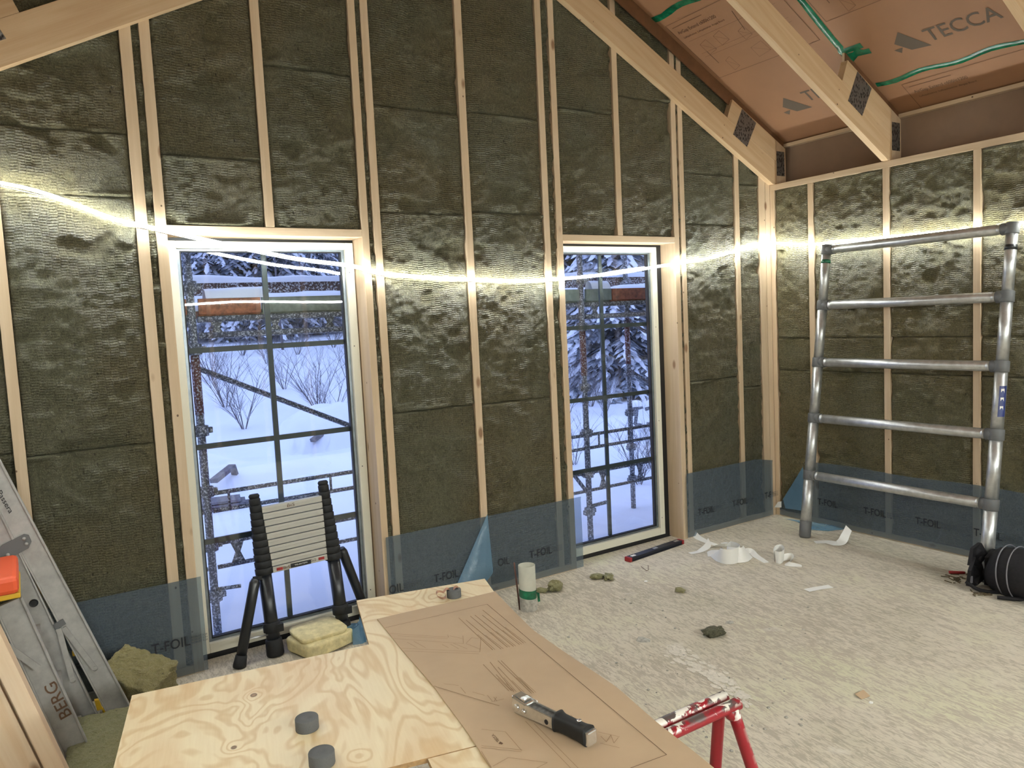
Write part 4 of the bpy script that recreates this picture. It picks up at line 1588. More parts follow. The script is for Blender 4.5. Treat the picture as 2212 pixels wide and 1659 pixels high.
# folded glass wool slab and foil bits
def blob(name, mat, c, size, rot, seed, label, cat, n=22, rough=.12, k=.35, group=None, square=2.6):
    """fibrous lump: superellipsoid with noise"""
    vs = []
    for i in range(n + 1):
        th = math.pi * i / n
        for j in range(2 * n):
            ph = math.pi * j / n
            s = lambda t: math.copysign(abs(math.sin(t)) ** (2 / square), math.sin(t))
            co = lambda t: math.copysign(abs(math.cos(t)) ** (2 / square), math.cos(t))
            x, y, z = s(th) * co(ph), s(th) * s(ph), co(th)
            nz = float(fbm(np.array(x * 2.2 + z * 1.7 + seed), np.array(y * 2.2 - z * 1.3), seed, 4)) - .5
            f = 1 + nz * rough * 4 * k
            vs.append(Vector((x * f * size[0] / 2, y * f * size[1] / 2, z * f * size[2] / 2)))
    R = Matrix.Rotation(rot[2], 3, 'Z') @ Matrix.Rotation(rot[1], 3, 'Y') @ Matrix.Rotation(rot[0], 3, 'X')
    vs = [R @ v + Vector(c) for v in vs]
    zmin = min(v.z for v in vs)
    m = 2 * n
    fs = [(i * m + j, (i + 1) * m + j, (i + 1) * m + (j + 1) % m, i * m + (j + 1) % m) for i in range(n) for j in range(m)]
    mb = MB()
    mb.add(vs, fs, 0, True)
    if isinstance(label, bpy.types.Object):
        return mb.build(name, mat, label)
    o = mb.build(name, mat)
    return tag(o, label, cat, group)
GW = thing('glass_wool_offcut', (-3.90, -.10, 0), 'folded round slab of yellow glass wool lying by the left window sill', 'insulation offcut')
blob('lower_layer', M_glasswool, (-3.90, -.10, .042), (.30, .25, .082), (0, 0, .3), 4, GW, '', rough=.05, square=6)
blob('upper_layer', M_glasswool, (-3.905, -.085, .094), (.27, .23, .030), (.05, 0, .1), 6, GW, '', rough=.05, square=5)
blob('torn_end', M_glasswool, (-3.80, -.155, .05), (.09, .08, .06), (0, 0, .3), 8, GW, '', rough=.5, n=14)
mb = MB()
rr = random.Random(5)
for (x, y, h, r0) in ((-3.735, -.17, .10, .05), (-3.68, -.20, .15, .045)):
    vs = []
    for i in range(9):
        for j in range(7):
            t = i / 8 * 4.4 + x * 9
            rad = r0 * (1 + .35 * math.sin(t * 2.3)) * (1 - .35 * j / 6)
            vs.append((x + math.cos(t) * rad, y + math.sin(t) * rad * .7, h * j / 6 * (.8 + .3 * rr.random())))
    mb.add(vs, [(i * 7 + j, (i + 1) * 7 + j, (i + 1) * 7 + j + 1, i * 7 + j + 1) for i in range(8) for j in range(6)], 0, False)
tag(mb.build('foil_scrap', M_foilfold), 'crumpled blue foil standing beside the notch corner of the plywood', 'foil scrap')
mb = MB()
vs = []
for i in range(7):
    for j in range(5):
        vs.append((-3.70 + i * .02, .02 + j * .012, .10 + .02 * math.sin(i * 1.7 + j * 2.1)))
mb.add([(x - .0, y - .05, z - .09 + .01) for x, y, z in vs], [(i * 5 + j, (i + 1) * 5 + j, (i + 1) * 5 + j + 1, i * 5 + j + 1) for i in range(6) for j in range(4)])
tag(mb.build('foil_scrap', M_foilfold), 'small silvery foil crumple behind the right foot of the telescopic ladder', 'foil scrap')

def wool_block(c, size, rot, seed, label, n=16, mat=None, amp=.012):
    sx, sy, sz = size
    R = Matrix.Rotation(rot[2], 3, 'Z') @ Matrix.Rotation(rot[1], 3, 'Y') @ Matrix.Rotation(rot[0], 3, 'X')
    key, vs, fs = {}, [], []
    def vert(x, y, z):
        kk = (round(x, 4), round(y, 4), round(z, 4))
        if kk not in key:
            key[kk] = len(vs)
            q = Vector((x * sx / 2, y * sy / 2, z * sz / 2))
            nn_ = Vector((x ** 7, y ** 7, z ** 7))
            nn_ = nn_.normalized() if nn_.length else nn_
            d = (float(fbm(np.array(q.x * 46 + seed + q.z * 31), np.array(q.y * 46 - q.z * 37), seed, 4)) - .5) * amp * 3
            e = sorted((abs(x), abs(y), abs(z)))[1]
            d -= max(0, e - .90) * .05
            vs.append(R @ (q + nn_ * d) + Vector(c))
        return key[kk]
    for ax in range(3):
        for sg in (-1, 1):
            for i in range(n):
                for j in range(n):
                    q = []
                    for di, dj in ((0, 0), (1, 0), (1, 1), (0, 1)):
                        a, b = (i + di) / n * 2 - 1, (j + dj) / n * 2 - 1
                        p = [0, 0, 0]
                        p[ax], p[(ax + 1) % 3], p[(ax + 2) % 3] = sg, a, b
                        q.append(vert(*p))
                    fs.append(tuple(q if sg > 0 else reversed(q)))
    mb = MB()
    mb.add(vs, fs, 0, True)
    o = mb.build('wool_offcut', mat or M_wooloff)
    return tag(o, label, 'insulation offcut')
wool_block((-4.80, -.215, .13), (.20, .27, .18), (.35, -.35, .75), 5, 'torn block of pale green stone wool standing between the ladders and the plywood', n=30, amp=.011)
wool_block((-4.93, -.86, .105), (.36, .50, .20), (0, 0, -.12), 9, 'pale green stone wool slab lying on the floor under the left edge of the plywood', n=30, amp=.006)

# ------------------------------------------------------------------ left: ladders and timber leaning on the left wall
def bary(y, pa, pb, w, h, nm, mat, par, zlo=0., xtop=XL + .03, off=0., bev=.002):
    A, B = at(pa[0], pa[1], 1, y), at(pb[0], pb[1], 1, y)
    d = (A - B).normalized()
    lo = B - d * ((B.z - zlo) / d.z)
    if xtop is None:
        hi = A
    else:
        hi = B + d * ((xtop - B.x) / d.x)
    mb = MB()
    sd = Vector((0, 1, 0)).cross(d)
    mb.bar(lo, hi, w, h, sd)
    if nm == 'rail':      # C-shaped extrusion: raised lips along both edges
        for s in (-1, 1):
            mb.bar(lo + sd * (s * (w / 2 - .004)) + Vector((0, -h / 2 - .005, 0)), hi + sd * (s * (w / 2 - .004)) + Vector((0, -h / 2 - .005, 0)), .007, .012, sd)
    o = mb.build(nm, mat, par, bevel=bev)
    return lo, hi, sd, o
LA = thing('combination_ladder', (-4.95, -.4, 0), 'tall aluminium combination ladder with grey bracket leaning in the left corner', 'ladder')
A1 = bary(-.50, (136, 1307), (260, 1539), .088, .022, 'rail', M_aludull, LA, .02)
A2 = bary(-.50, (69, 1303), (192, 1557), .078, .022, 'rail', M_aludull, LA, .02)
A3 = bary(-.17, (140, 1307), (262, 1539), .06, .022, 'rail', M_aludull, LA, .02)
A4 = bary(-.17, (71, 1303), (190, 1557), .05, .022, 'rail', M_aludull, LA, .02)
for k in range(7):
    for (P, Q_) in ((A1, A3), (A2, A4)):
        d = (P[1] - P[0]).normalized()
        c0 = P[0] + d * (.12 + .28 * k)
        c1 = Vector((Q_[0].x + (c0.z - Q_[0].z) * (Q_[1].x - Q_[0].x) / (Q_[1].z - Q_[0].z), -.17, c0.z))
        if c0.x < XL + .08:
            continue
        mb = MB()
        mb.bar(c0, c1, .03, .026)
        mb.build('rung', M_aludull, LA)
def plate(pts, y, th, nm, mat, par):
    mb = MB()
    mb.prism([at(u, v, 1, y) for u, v in pts], (0, th, 0))
    return mb.build(nm, mat, par, bevel=.0015)
pl_ = plate([(-14, 1196), (4, 1178), (52, 1154), (62, 1156), (68, 1170), (62, 1184), (22, 1206), (6, 1206)], -.525, .006, 'hinge_bracket', M_clip, LA)
for u, v in ((52, 1164), (57, 1175), (17, 1199)):
    mb = MB()
    q = at(u, v, 1, -.532)
    mb.lathe(q, [(0, -.003), (.006, -.002), (.007, .004)], (0, 1, 0), 12)
    mb.build('rivet', M_aludull, pl_)
plate([(114, 1350), (136, 1337), (143, 1348), (120, 1362)], -.525, .006, 'stay_bracket', M_clip, LA)
for a, b in (((137, 1356), (205, 1444)), ((127, 1358), (157, 1470))):
    mb = MB()
    A, B = at(a[0], a[1], 1, -.53), at(b[0], b[1], 1, -.53)
    mb.bar(A, B, .02, .004, Vector((0, 1, 0)).cross((B - A).normalized()))
    mb.lathe(B, [(.010, -.003), (.010, .003)], (0, 1, 0), 14)
    mb.build('stay', M_aludull, LA)
for pts in ([(40, 1195), (49, 1191), (78, 1238), (100, 1290), (94, 1291), (60, 1235)], [(156, 1409), (170, 1408), (176, 1418), (182, 1432), (177, 1434), (168, 1417), (157, 1418)],
            [(176, 1342), (183, 1342), (184, 1350), (191, 1360), (187, 1364), (178, 1352)], [(203, 1400), (211, 1400), (213, 1409), (219, 1420), (217, 1426), (208, 1414)],
            [(204, 1514), (214, 1512), (222, 1532), (210, 1536)], [(220, 1530), (233, 1528), (240, 1545), (222, 1540)]):
    plate(pts, -.44 if pts[0][0] < 170 or pts[0][0] > 200 and pts[0][1] > 1500 else -.50, .02, 'yellow_fitting', M_yellow, LA)
mb = MB()
q = at(73, 1303, 1, -.513)
mb.lathe(q, [(0, -.001), (.010, -.001), (.0145, -.003), (.016, 0)], (0, 1, 0), 18, smooth=False)
mb.build('bolt_hole', M_black, LA)
# maker's word on the upper outer rail
d = (A1[1] - A1[0]).normalized()
mb = MB()
ps = at(-2, 1062, 1, -.5135)
pe = at(31, 1104, 1, -.5135)
put_text(mb, 'Passera', at(-7, 1064, 1, -.518), at(20, 1110, 1, -.518) - at(-7, 1064, 1, -.518), at(30, 1103, 1, -.518) - at(20, 1109, 1, -.518))
mb.build('printed_name', M_black, LA)
LB = thing('step_ladder', (-5.1, -.75, 0), 'short aluminium step ladder with orange cap and handwritten letters, nearest in the left corner', 'ladder')
B1 = bary(-.82, (18, 1300), (150, 1588), .088, .02, 'rail', M_aludull, LB, .03, None)
B2 = bary(-.50 - .07, (40, 1345), (150, 1570), .06, .02, 'rail', M_aludull, LB, .03, None)
mb = MB()
c = at(8, 1256, 1, -.80)
mb.box((c.x - .07, -.90, c.z - .028), (c.x + .045, -.55, c.z + .035))
mb.build('top_cap', M_orange, LB, bevel=.016)
mb = MB()
c = at(10, 1292, 1, -.80)
mb.box((c.x - .07, -.88, c.z + .012), (c.x + .05, -.57, c.z + .032))
mb.build('cap_collar', M_yellow, LB, bevel=.005)
for k in range(3):
    P0 = B1[0].lerp(B1[1], .2 + .27 * k)
    mb = MB()
    mb.box((P0.x - .04, -.81, P0.z - .012), (P0.x + .035, -.56, P0.z + .012))
    mb.build('step', M_aludull, LB)
mb = MB()
A, B = at(-14, 1375, 1, -.85), at(82, 1443, 1, -.85)
mb.bar(A, B, .022, .004, Vector((0, 1, 0)).cross((B - A).normalized()))
mb.build('stay', M_aludull, LB)
mb = MB()
A, B = at(-14, 1340, 1, -.68), at(75, 1560, 1, -.68)
mb.bar(A, B, .035, .02, Vector((0, 1, 0)).cross((B - A).normalized()))
mb.build('rear_rail', M_aludull, LB)
mb = MB()
o_ = at(156, 1542, 1, -.8425)
put_text(mb, 'BERG', o_, at(119, 1470, 1, -.8425) - o_, at(131, 1556, 1, -.8425) - o_)
mb.build('handwriting', M_ink, LB)
mb = MB()
mb.tube([at(131, 1656, 1, -.83), at(158, 1638, 1, -.83)], .0035, 8)
mb.tube([at(158, 1641, 1, -.83), at(159, 1634, 1, -.81)], .008, 8)
mb.build('spreader_rod', M_alu, LB)
# planks leaning; the middle one stands for the outer beam's shaded side face
for k, (pa, pb, w, h, m, lab, y) in enumerate((
        ((0, 1411), (120, 1659), .047, .09, M_lumber, 'pale planed plank leaning at the lower left, outermost of three', -1.30),
        ((0, 1481), (88, 1659), .075, .04, M_truss if False else M_pineZ, 'tan plank added as shaded face of the outermost, leaning at the lower left', -1.27),
        ((0, 1590), (35, 1659), .11, .05, M_lumber, 'wide pale plank leaning at the lower left, innermost of three', -1.30))):
    A, B = at(pa[0], pa[1], 1, y), at(pb[0], pb[1], 1, y)
    d = (A - B).normalized()
    lo = B - d * (B.z / d.z)
    hi = B + d * ((XL + .06 - B.x) / d.x)
    L = (hi - lo).length
    mb = MB()
    mb.box((-w / 2, -h / 2, 0), (w / 2, h / 2, L))
    o = mb.build('leaning_plank', m, origin=(0, 0, 0), bevel=.002)
    z_ = d
    x_ = Vector((0, 1, 0)).cross(z_).normalized()
    y_ = z_.cross(x_)
    R = Matrix((x_, y_, z_)).transposed().to_4x4()
    R.translation = lo + Vector((0, 0, .012))
    o.matrix_world = R
    tag(o, lab, 'plank', 'planks leaning on the left wall')

# ------------------------------------------------------------------ plywood on trestles
TZ = .72
tp = lambda u, v, z=TZ: at(u, v, 2, z)
pA, pB, pC, pD = tp(285, 1502), tp(797, 1392), tp(770, 1297), tp(1047, 1250)
pL = tp(245, 1659)
dl = (pL - pA).normalized()
cR0, cR1 = tp(1070, 1279), tp(1527, 1646)
dr = (cR1 - cR0).normalized()
seam = tp(912, 1640)
ex = (pD - pC).normalized()
dr = (Matrix.Rotation(math.radians(-5.5), 3, 'Z') @ dl)
pE = pD + dr * 1.0
# seam crosses to the right edge
t_ = ((seam - pD).dot(dl)) / dr.dot(dl)
pR = pD + dr * t_
pLL = pA + dl * ((seam - pA).dot(dl))
mb = MB()
mb.prism([tuple(p) for p in (pA, pLL, seam, pR, pD, pC, pB)], (0, 0, -.012))
ply = mb.build('plywood_sheet', [M_ply, M_plyedge])
for f in ply.data.polygons:
    if abs(f.normal.z) < .5:
        f.material_index = 1
tag(ply, 'large notched pine plywood sheet serving as a workbench top', 'plywood sheet')
s2_ = seam + dl * .004 + Vector((0, 0, 0))
mb = MB()
e2, e3 = s2_ + dl * .62, pR + dr * .62
mb.prism([tuple(p) for p in (s2_ + ex * .012, e2 + ex * .012, e3, pR + dr * .004)], (0, 0, -.012))
ply2 = mb.build('plywood_sheet', [M_ply, M_plyedge])
for f in ply2.data.polygons:
    if abs(f.normal.z) < .5:
        f.material_index = 1
tag(ply2, 'narrow plywood strip butted to the notched sheet, under the cardboard at the bottom edge', 'plywood sheet')

# cardboard
CZ = TZ + .004
Lp = [tp(u, v, CZ) for u, v in ((815, 1337), (869, 1404), (938, 1484), (1003, 1572), (1061, 1659))]
Rp_ = [tp(u, v, CZ) for u, v in ((1069, 1278), (1151, 1361), (1256, 1433), (1336, 1487), (1419, 1560), (1527, 1646))]
def poly_at(P, t):
    L = [0]
    for i in range(len(P) - 1):
        L.append(L[-1] + (P[i + 1] - P[i]).length)
    s = t * L[-1]
    for i in range(len(P) - 1):
        if s <= L[i + 1] or i == len(P) - 2:
            return P[i].lerp(P[i + 1], (s - L[i]) / (L[i + 1] - L[i]))
Lp.append(Lp[-1] + (Lp[-1] - Lp[-2]).normalized() * .55)
Rp_.append(Rp_[-1] + (Rp_[-1] - Rp_[-2]).normalized() * .25)
mb = MB()
NL, NW = 30, 8
vs = []
for i in range(NL + 1):
    a, b = poly_at(Lp, i / NL), poly_at(Rp_, i / NL)
    for j in range(NW + 1):
        p = a.lerp(b, j / NW)
        vs.append(p + Vector((0, 0, .0006 * math.sin(i * .8 + j))))
n0 = len(vs)
vs += [v - Vector((0, 0, .003)) for v in vs]
W1_ = NW + 1
fs = []
for i in range(NL):
    for j in range(NW):
        q = (i * W1_ + j, (i + 1) * W1_ + j, (i + 1) * W1_ + j + 1, i * W1_ + j + 1)
        fs.append(q)
        fs.append(tuple(reversed([k + n0 for k in q])))
for i in range(NL):
    for j in (0, NW):
        a, b = i * W1_ + j, (i + 1) * W1_ + j
        fs.append((a, b, b + n0, a + n0))
for j in range(NW):
    for i in (0, NL):
        a, b = i * W1_ + j, i * W1_ + j + 1
        fs.append((a, b, b + n0, a + n0))
mb.add(vs, fs, 0, False)
CARD = mb.build('cardboard_sheet', M_card)
tag(CARD, 'long brown cardboard sheet with printed diagrams lying on the plywood under the staple hammer', 'cardboard')
UPN = Vector((0, 0, 1))
def cl(mb, pts, w):
    P = [tp(u, v, CZ + .0012) for u, v in pts]
    for a, b in zip(P[:-1], P[1:]):
        line(mb, a, b, w, UPN)
mb = MB()
cl(mb, [(832, 1356), (1052, 1305), (1440, 1630), (1362, 1659)], .0016)
mb.build('printed_border', M_ink, CARD)
mb = MB()
def crop(x, y):
    return (800 + x / 5.027, 1260 + y / 5.027)
for a, b in (((960, 375), (1330, 725)), ((1040, 400), (1420, 715)), ((1085, 355), (1490, 695)), ((1135, 345), (1555, 685)), ((1215, 345), (1620, 665)), ((1220, 290), (1665, 650)),
             ((1225, 880), (1505, 1170)), ((1300, 855), (1560, 1180)), ((1385, 910), (1650, 1190)), ((1385, 840), (1750, 1195)), ((1420, 840), (1775, 1190)), ((1365, 990), (1540, 1170))):
    cl(mb, [crop(*a), crop(*b)], .0020)
    m_ = ((a[0] + b[0]) / 2 + 20, (a[1] + b[1]) / 2 + 6)
    cl(mb, [crop(*m_), crop(b[0] + 24, b[1] - 4)], .0014)
mb.build('printed_text_lines', M_inkline, CARD)
mb = MB()
for pts in ([(215, 545), (850, 585)], [(250, 600), (1010, 655)], [(370, 735), (1180, 765)], [(340, 705), (1190, 745)], [(850, 585), (840, 560)], [(1010, 655), (1005, 570)],
            [(400, 640), (510, 700)], [(470, 628), (600, 700)], [(780, 665), (850, 700)], [(870, 660), (960, 712)], [(900, 650), (1050, 712)], [(1040, 655), (1190, 715)],
            [(1040, 650), (1100, 590), (1180, 600)], [(860, 570), (1000, 600)], [(300, 570), (840, 600)], [(1190, 745), (1200, 590)]):
    cl(mb, [crop(*p) for p in pts], .0011)
mb.build('printed_diagrams', M_inkline, CARD)
mb = MB()
for pts in ([(690, 1115), (1100, 1240), (1400, 1330)], [(980, 1130), (1035, 1195)], [(1270, 1215), (1325, 1280)], [(1310, 1290), (1450, 1255)], [(800, 1090), (960, 1110)], [(1110, 1180), (1240, 1215)],
            [(1340, 1235), (1375, 1280)], [(1345, 1280), (1370, 1235)]):
    cl(mb, [crop(*p) for p in pts], .002 if pts[0] == (690, 1115) else .0012)
mb.build('printed_diagrams', M_inkline, CARD)
mb = MB()
def crop2(x, y):
    return (1040 + x / 7.373, 1460 + y / 7.373)
for pts in ([(0, 850), (380, 890), (640, 1190)], [(0, 1110), (650, 1180)], [(0, 1140), (640, 1210)], [(180, 1440), (430, 1300), (1050, 1380), (880, 1467)], [(700, 720), (1420, 1467)], [(840, 760), (1540, 1467)],
            [(0, 1200), (160, 1460)], [(1890, 1070), (2200, 1145)], [(1850, 890), (2200, 970)], [(1900, 960), (1990, 1050), (2060, 940), (2110, 1070), (2180, 980)], [(1420, 620), (1500, 700)]):
    cl(mb, [crop2(*p) for p in pts], .0011)
mb.build('printed_diagrams', M_inkline, CARD)
mb = MB()
put_text(mb, 'TECCA', tp(*crop2(290, 1030), CZ + .0013), tp(*crop2(190, 935), CZ + .0013) - tp(*crop2(290, 1045), CZ + .0013), tp(*crop2(255, 1060), CZ + .0013) - tp(*crop2(290, 1030), CZ + .0013))
mb.add([tp(*crop2(x, y), CZ + .0013) for x, y in ((300, 1045), (272, 1080), (325, 1092), (348, 1075))], [(0, 1, 2, 3)])
mb.build('printed_name', M_ink, CARD)

# trestles
def trestle(x0, x1, y, label, endbend=True, A=None, B=None):
    T = thing('trestle', ((x0 + x1) / 2, y, 0), label, 'trestle', None)
    zt = TZ - .012 - .0162
    r = .0158
    for s in (-1, 1):
        yy = y + s * .022
        def legend(xe, dirx):
            return [Vector((xe - dirx * .05, yy, zt)), Vector((xe - dirx * .02, yy, zt - .006)), Vector((xe, yy + s * .004, zt - .028)), Vector((xe + dirx * .012, yy + s * .012, zt - .06)),
                    Vector((xe + dirx * (.03 if s > 0 else .17), yy + s * .10, .0))]
        l0 = list(reversed(legend(x0, -1)))
        l1 = legend(x1, 1)
        mb = MB()
        mb.tube(smooth(l0 + l1, 4), r, 16)
        mb.build('bent_tube', M_redtube, T)
    mb = MB()
    mb.tube([(x0 + .0, y - .1, .25), (x0 + .0, y + .1, .25)], .010, 10)
    mb.tube([(x1 + .06, y - .1, .25), (x1 + .02, y + .1, .25)], .010, 10)
    mb.build('cross_bar', M_redtube, T)
    return T
trestle(-4.75, -3.68, -2.73, 'red tube trestle splashed with white plaster, under the cardboard end at the bottom right')
trestle(-4.70, -3.98, -1.95, 'red tube trestle hidden under the notched plywood sheet nearer the windows')

# foam discs
def disc(p, r, h, label):
    mb = MB()
    c = Vector((p.x, p.y, TZ))
    mb.lathe(c, [(0, 0), (r * .98, 0), (r, .002), (r * 1.0, h - .002), (r * .97, h), (r * .3, h), (r * .22, h - .002), (0, h - .002)], seg=32)
    o = mb.build('foam_plug', M_foam)
    return tag(o, label, 'foam plug', 'grey foam plugs on the plywood')
disc(tp(664, 1574), .0285, .030, 'round grey foam plug on the plywood, further of the two in the middle')
disc(tp(696, 1650), .0295, .030, 'round grey foam plug on the plywood, nearest the camera')
p3 = tp(981, 1289)
d3 = disc(p3, .0262, .028, 'round grey foam plug with copper tape curl at the far plywood edge')
mb = MB()
pth, wv = [], []
for k in range(15):
    t = k / 14
    x = p3.x + .022 - t * .052
    z = TZ + .029 + .005 * math.sin(t * 9)
    pth.append(Vector((x, p3.y + .004 + t * .004, z)))
for k in range(14):
    t = -math.pi * .35 + k / 13 * math.pi * 1.75
    pth.append(Vector((p3.x - .048 - .019 * math.sin(t + .6), p3.y + .008, TZ + .0165 + .0150 * math.cos(t))))
mb.ribbon(pth, (0.004, .011, 0))
mb.build('peeled_tape', M_copper, d3)

# staple hammer
H0, E0 = tp(1116, 1533, CZ), tp(1284, 1618, CZ)
ax = (E0 - H0)
ax.z = 0
Ltk = ax.length
ax.normalize()
sx_ = Vector((-ax.y, ax.x, 0))
TK = thing('staple_hammer', H0.lerp(E0, .5) + Vector((0, 0, 0)), 'chromed staple hammer with black rubber grip lying on the cardboard', 'hammer tacker')
def tk(a, b, c):       # a along 0..1, b across (m), c up (m)
    return H0 + ax * (a * Ltk) + sx_ * b + Vector((0, 0, c + .001))
def tkbox(a0, a1, b0, b1, c0, c1, nm, m, a=None, bev=.002, c1b=None, c0b=None):
    mb = MB()
    c1b = c1 if c1b is None else c1b
    c0b = c0 if c0b is None else c0b
    mb.hexa([tk(a0, b0, c0), tk(a1, b0, c0b), tk(a1, b1, c0b), tk(a0, b1, c0), tk(a0, b0, c1), tk(a1, b0, c1b), tk(a1, b1, c1b), tk(a0, b1, c1)])
    return mb.build(nm, m, TK, bevel=bev)
tkbox(.03, .60, -.0155, -.0125, .0, .036, 'side_plate', M_chrome, c1b=.035, c0b=.008)
tkbox(.03, .60, .0125, .0155, .0, .036, 'side_plate', M_chrome, c1b=.035, c0b=.008)
tkbox(.04, .60, -.0125, .0125, .002, .030, 'magazine', flat('dark_scuffed_steel', (98, 96, 92), .45, .6, nscale=90, namp=.3), c1b=.031, c0b=.009)
tkbox(.0, .20, -.0165, .0165, .004, .043, 'striker_head', M_chrome, bev=.004, c1b=.036)
tkbox(.03, .17, -.0125, .0125, .043, .0465, 'striker_cap', M_chrome, bev=.001, c1b=.040)
tkbox(.10, .22, .0155, .024, .018, .034, 'latch', M_chrome, bev=.003)
for a_, r_, c_ in ((.075, .0085, .018), (.17, .0065, .016), (.47, .0062, .018)):
    mb = MB()
    mb.lathe(tk(a_, -.0160 if a_ < .4 else -.0157, c_), [(0, .005), (r_ * .7, .005), (r_, .003), (r_, -.001)] if a_ < .4 else [(0, .0004), (r_, .0004)], -sx_, 18)
    mb.build('rivet' if a_ < .4 else 'punched_hole', M_chrome if a_ < .4 else M_black, TK)
mb = MB()
NS = 14
vs = []
for i in range(NS + 1):
    t = i / NS
    a_ = .565 + t * .38
    w = .0185 + .0035 * math.exp(-(t / .07) ** 2) + .0015 * math.exp(-((1 - t) / .1) ** 2) - .001 * math.sin(t * 3.14)
    h = .0205 + .004 * math.exp(-(t / .07) ** 2) + .003 * math.exp(-((1 - t) / .12) ** 2)
    for k in range(24):
        q = 2 * math.pi * k / 24
        cx, cy = math.cos(q), math.sin(q)
        e = .62
        vs.append(tk(a_, w * math.copysign(abs(cx) ** e, cx), .0245 + h * math.copysign(abs(cy) ** e, cy)))
mb.add(vs, [(i * 24 + k, i * 24 + (k + 1) % 24, (i + 1) * 24 + (k + 1) % 24, (i + 1) * 24 + k) for i in range(NS) for k in range(24)], 0, True)
mb.f += [tuple(range(24)), tuple(NS * 24 + k for k in range(24))]
mb.mi += [0, 0]
mb.sm += [False, False]
mb.build('grip', flat('black_grip_rubber', (30, 31, 32), .6, 0, .4), TK)
tkbox(.94, .985, -.015, .015, .006, .040, 'end_cap', M_chrome, bev=.003)
mb = MB()
mb.lathe(tk(.83, 0, .046), [(.0035, -.003), (.0035, .003), (.006, .003), (.006, .006), (0, .0075)], (0, 0, 1), 14)
mb.build('stud_button', M_chrome, TK)

# ------------------------------------------------------------------ on the floor
fp = lambda u, v, z=0.: at(u, v, 2, z)
# spirit level
a, b = fp(1360, 1212), fp(1468, 1175)
SLV = thing('spirit_level', a.lerp(b, .5), 'dark spirit level with red ends lying on the floor before the right window', 'spirit level')
dv = (b - a).normalized()
sd_ = Vector((-dv.y, dv.x, 0))
mb = MB()
for z0, z1, w in ((0, .006, .052), (.006, .024, .040), (.024, .030, .052)):
    mb.bar(a + Vector((0, 0, (z0 + z1) / 2)), b + Vector((0, 0, (z0 + z1) / 2)), w, z1 - z0, sd_)
mb.build('body', flat('navy_profile', (30, 34, 46), .4, .2), SLV)
for p, s in ((a, -1), (b, 1)):
    mb = MB()
    mb.bar(p + Vector((0, 0, .0155)), p + dv * (s * .022) + Vector((0, 0, .0155)), .055, .031, sd_)
    mb.build('end_piece', M_red, SLV, bevel=.004)
for t in (.07, .5, .93):
    q = a.lerp(b, t) + Vector((0, 0, .0305))
    mb = MB()
    mb.bar(q - dv * .02, q + dv * .02, .022, .003, sd_)
    mb.build('vial', M_white if t < .2 else M_alu, SLV)
# tube with green band
c = fp(1142, 1316)
TB = thing('cardboard_tube', c, 'upright grey cardboard tube with green tape band standing on the floor', 'tube')
mb = MB()
R0 = .050
mb.lathe(c, [(R0 - .004, .20), (R0 - .004, .268), (R0, .268), (R0, .0)], seg=36)
mb.lathe(c, [(0, .225), (R0 - .004, .215)], seg=36)
mb.build('tube_wall', M_tube, TB)
mb = MB()
mb.lathe(c, [(R0 + .0005, .0), (R0 + .0008, .078)], seg=36)
mb.build('dusty_end', M_tubewall, TB)
mb = MB()
vs = []
for k in range(37):
    t = 2 * math.pi * k / 36
    for z in (.080 + .008 * math.cos(t - 2.), .128 + .006 * math.cos(t - 2.2)):
        vs.append(c + Vector(((R0 + .0018) * math.cos(t), (R0 + .0018) * math.sin(t), z)))
mb.add(vs, [(2 * k, 2 * k + 2, 2 * k + 3, 2 * k + 1) for k in range(36)], 0, True)
mb.add([c + Vector((R0 * .9 + q[0], -R0 * .5 + q[1], q[2])) for q in ((0, 0, .10), (.012, -.012, .095), (.014, -.014, .045), (.004, -.004, .04))], [(0, 1, 2, 3)])
mb.build('green_band', M_green, TB)
q = fp(1123, 1317)
mb = MB()
mb.tube([q + Vector((-.0, 0, 0)), q + Vector((-.016, .012, .285))], .0052, 10)
tag(mb.build('steel_rod', M_rust), 'thin rusty steel rod standing beside the cardboard tube', 'rod')

# white backing paper strips
def strip(pts, w, label, mode='flat'):
    """pts: (u, v, height); width direction turns to stand on edge where height given as 's'"""
    mb = MB()
    P, Wv = [], []
    for u, v, h, stand in pts:
        P.append(fp(u, v) + Vector((0, 0, h)))
    P = smooth(P, 4)
    S = []
    for i in range(len(pts) - 1):
        for j in range(4):
            S.append(pts[i][3] * (1 - j / 4) + pts[i + 1][3] * j / 4)
    S.append(pts[-1][3])
    for i, p in enumerate(P):
        d = (P[min(i + 1, len(P) - 1)] - P[max(i - 1, 0)])
        sd = Vector((-d.y, d.x, 0))
        sd = sd.normalized() if sd.length else Vector((1, 0, 0))
        wv = sd * math.cos(S[i]) + Vector((0, 0, 1)) * math.sin(S[i])
        Wv.append(wv * (w / 2))
        P[i] = Vector((p.x, p.y, max(p.z, .002 + abs(math.sin(S[i])) * w / 2)))
    mb.ribbon(P, Wv)
    vs = len(mb.v)
    return tag(mb.build('paper_strip', M_white), label, 'paper strip', 'white backing paper strips on the floor')
strip([(1486, 1163, .02, 1.3), (1497, 1158, .02, 1.2), (1508, 1164, .01, .4), (1528, 1172, 0, .1), (1548, 1178, 0, 0)], .045, 'white curled paper strip at the foot of the right window jamb')
strip([(1560, 1173, 0, 0), (1572, 1181, .01, 1.2), (1555, 1182, 0, 1.), (1535, 1183, 0, .2)], .03, 'thin looped white paper strip behind the big loop')
strip([(1490, 1196, 0, 0), (1510, 1192, 0, 0), (1528, 1184, .012, .6), (1533, 1174, .02, 1.1)], .045, 'flat white paper strip end pointing at the spirit level')
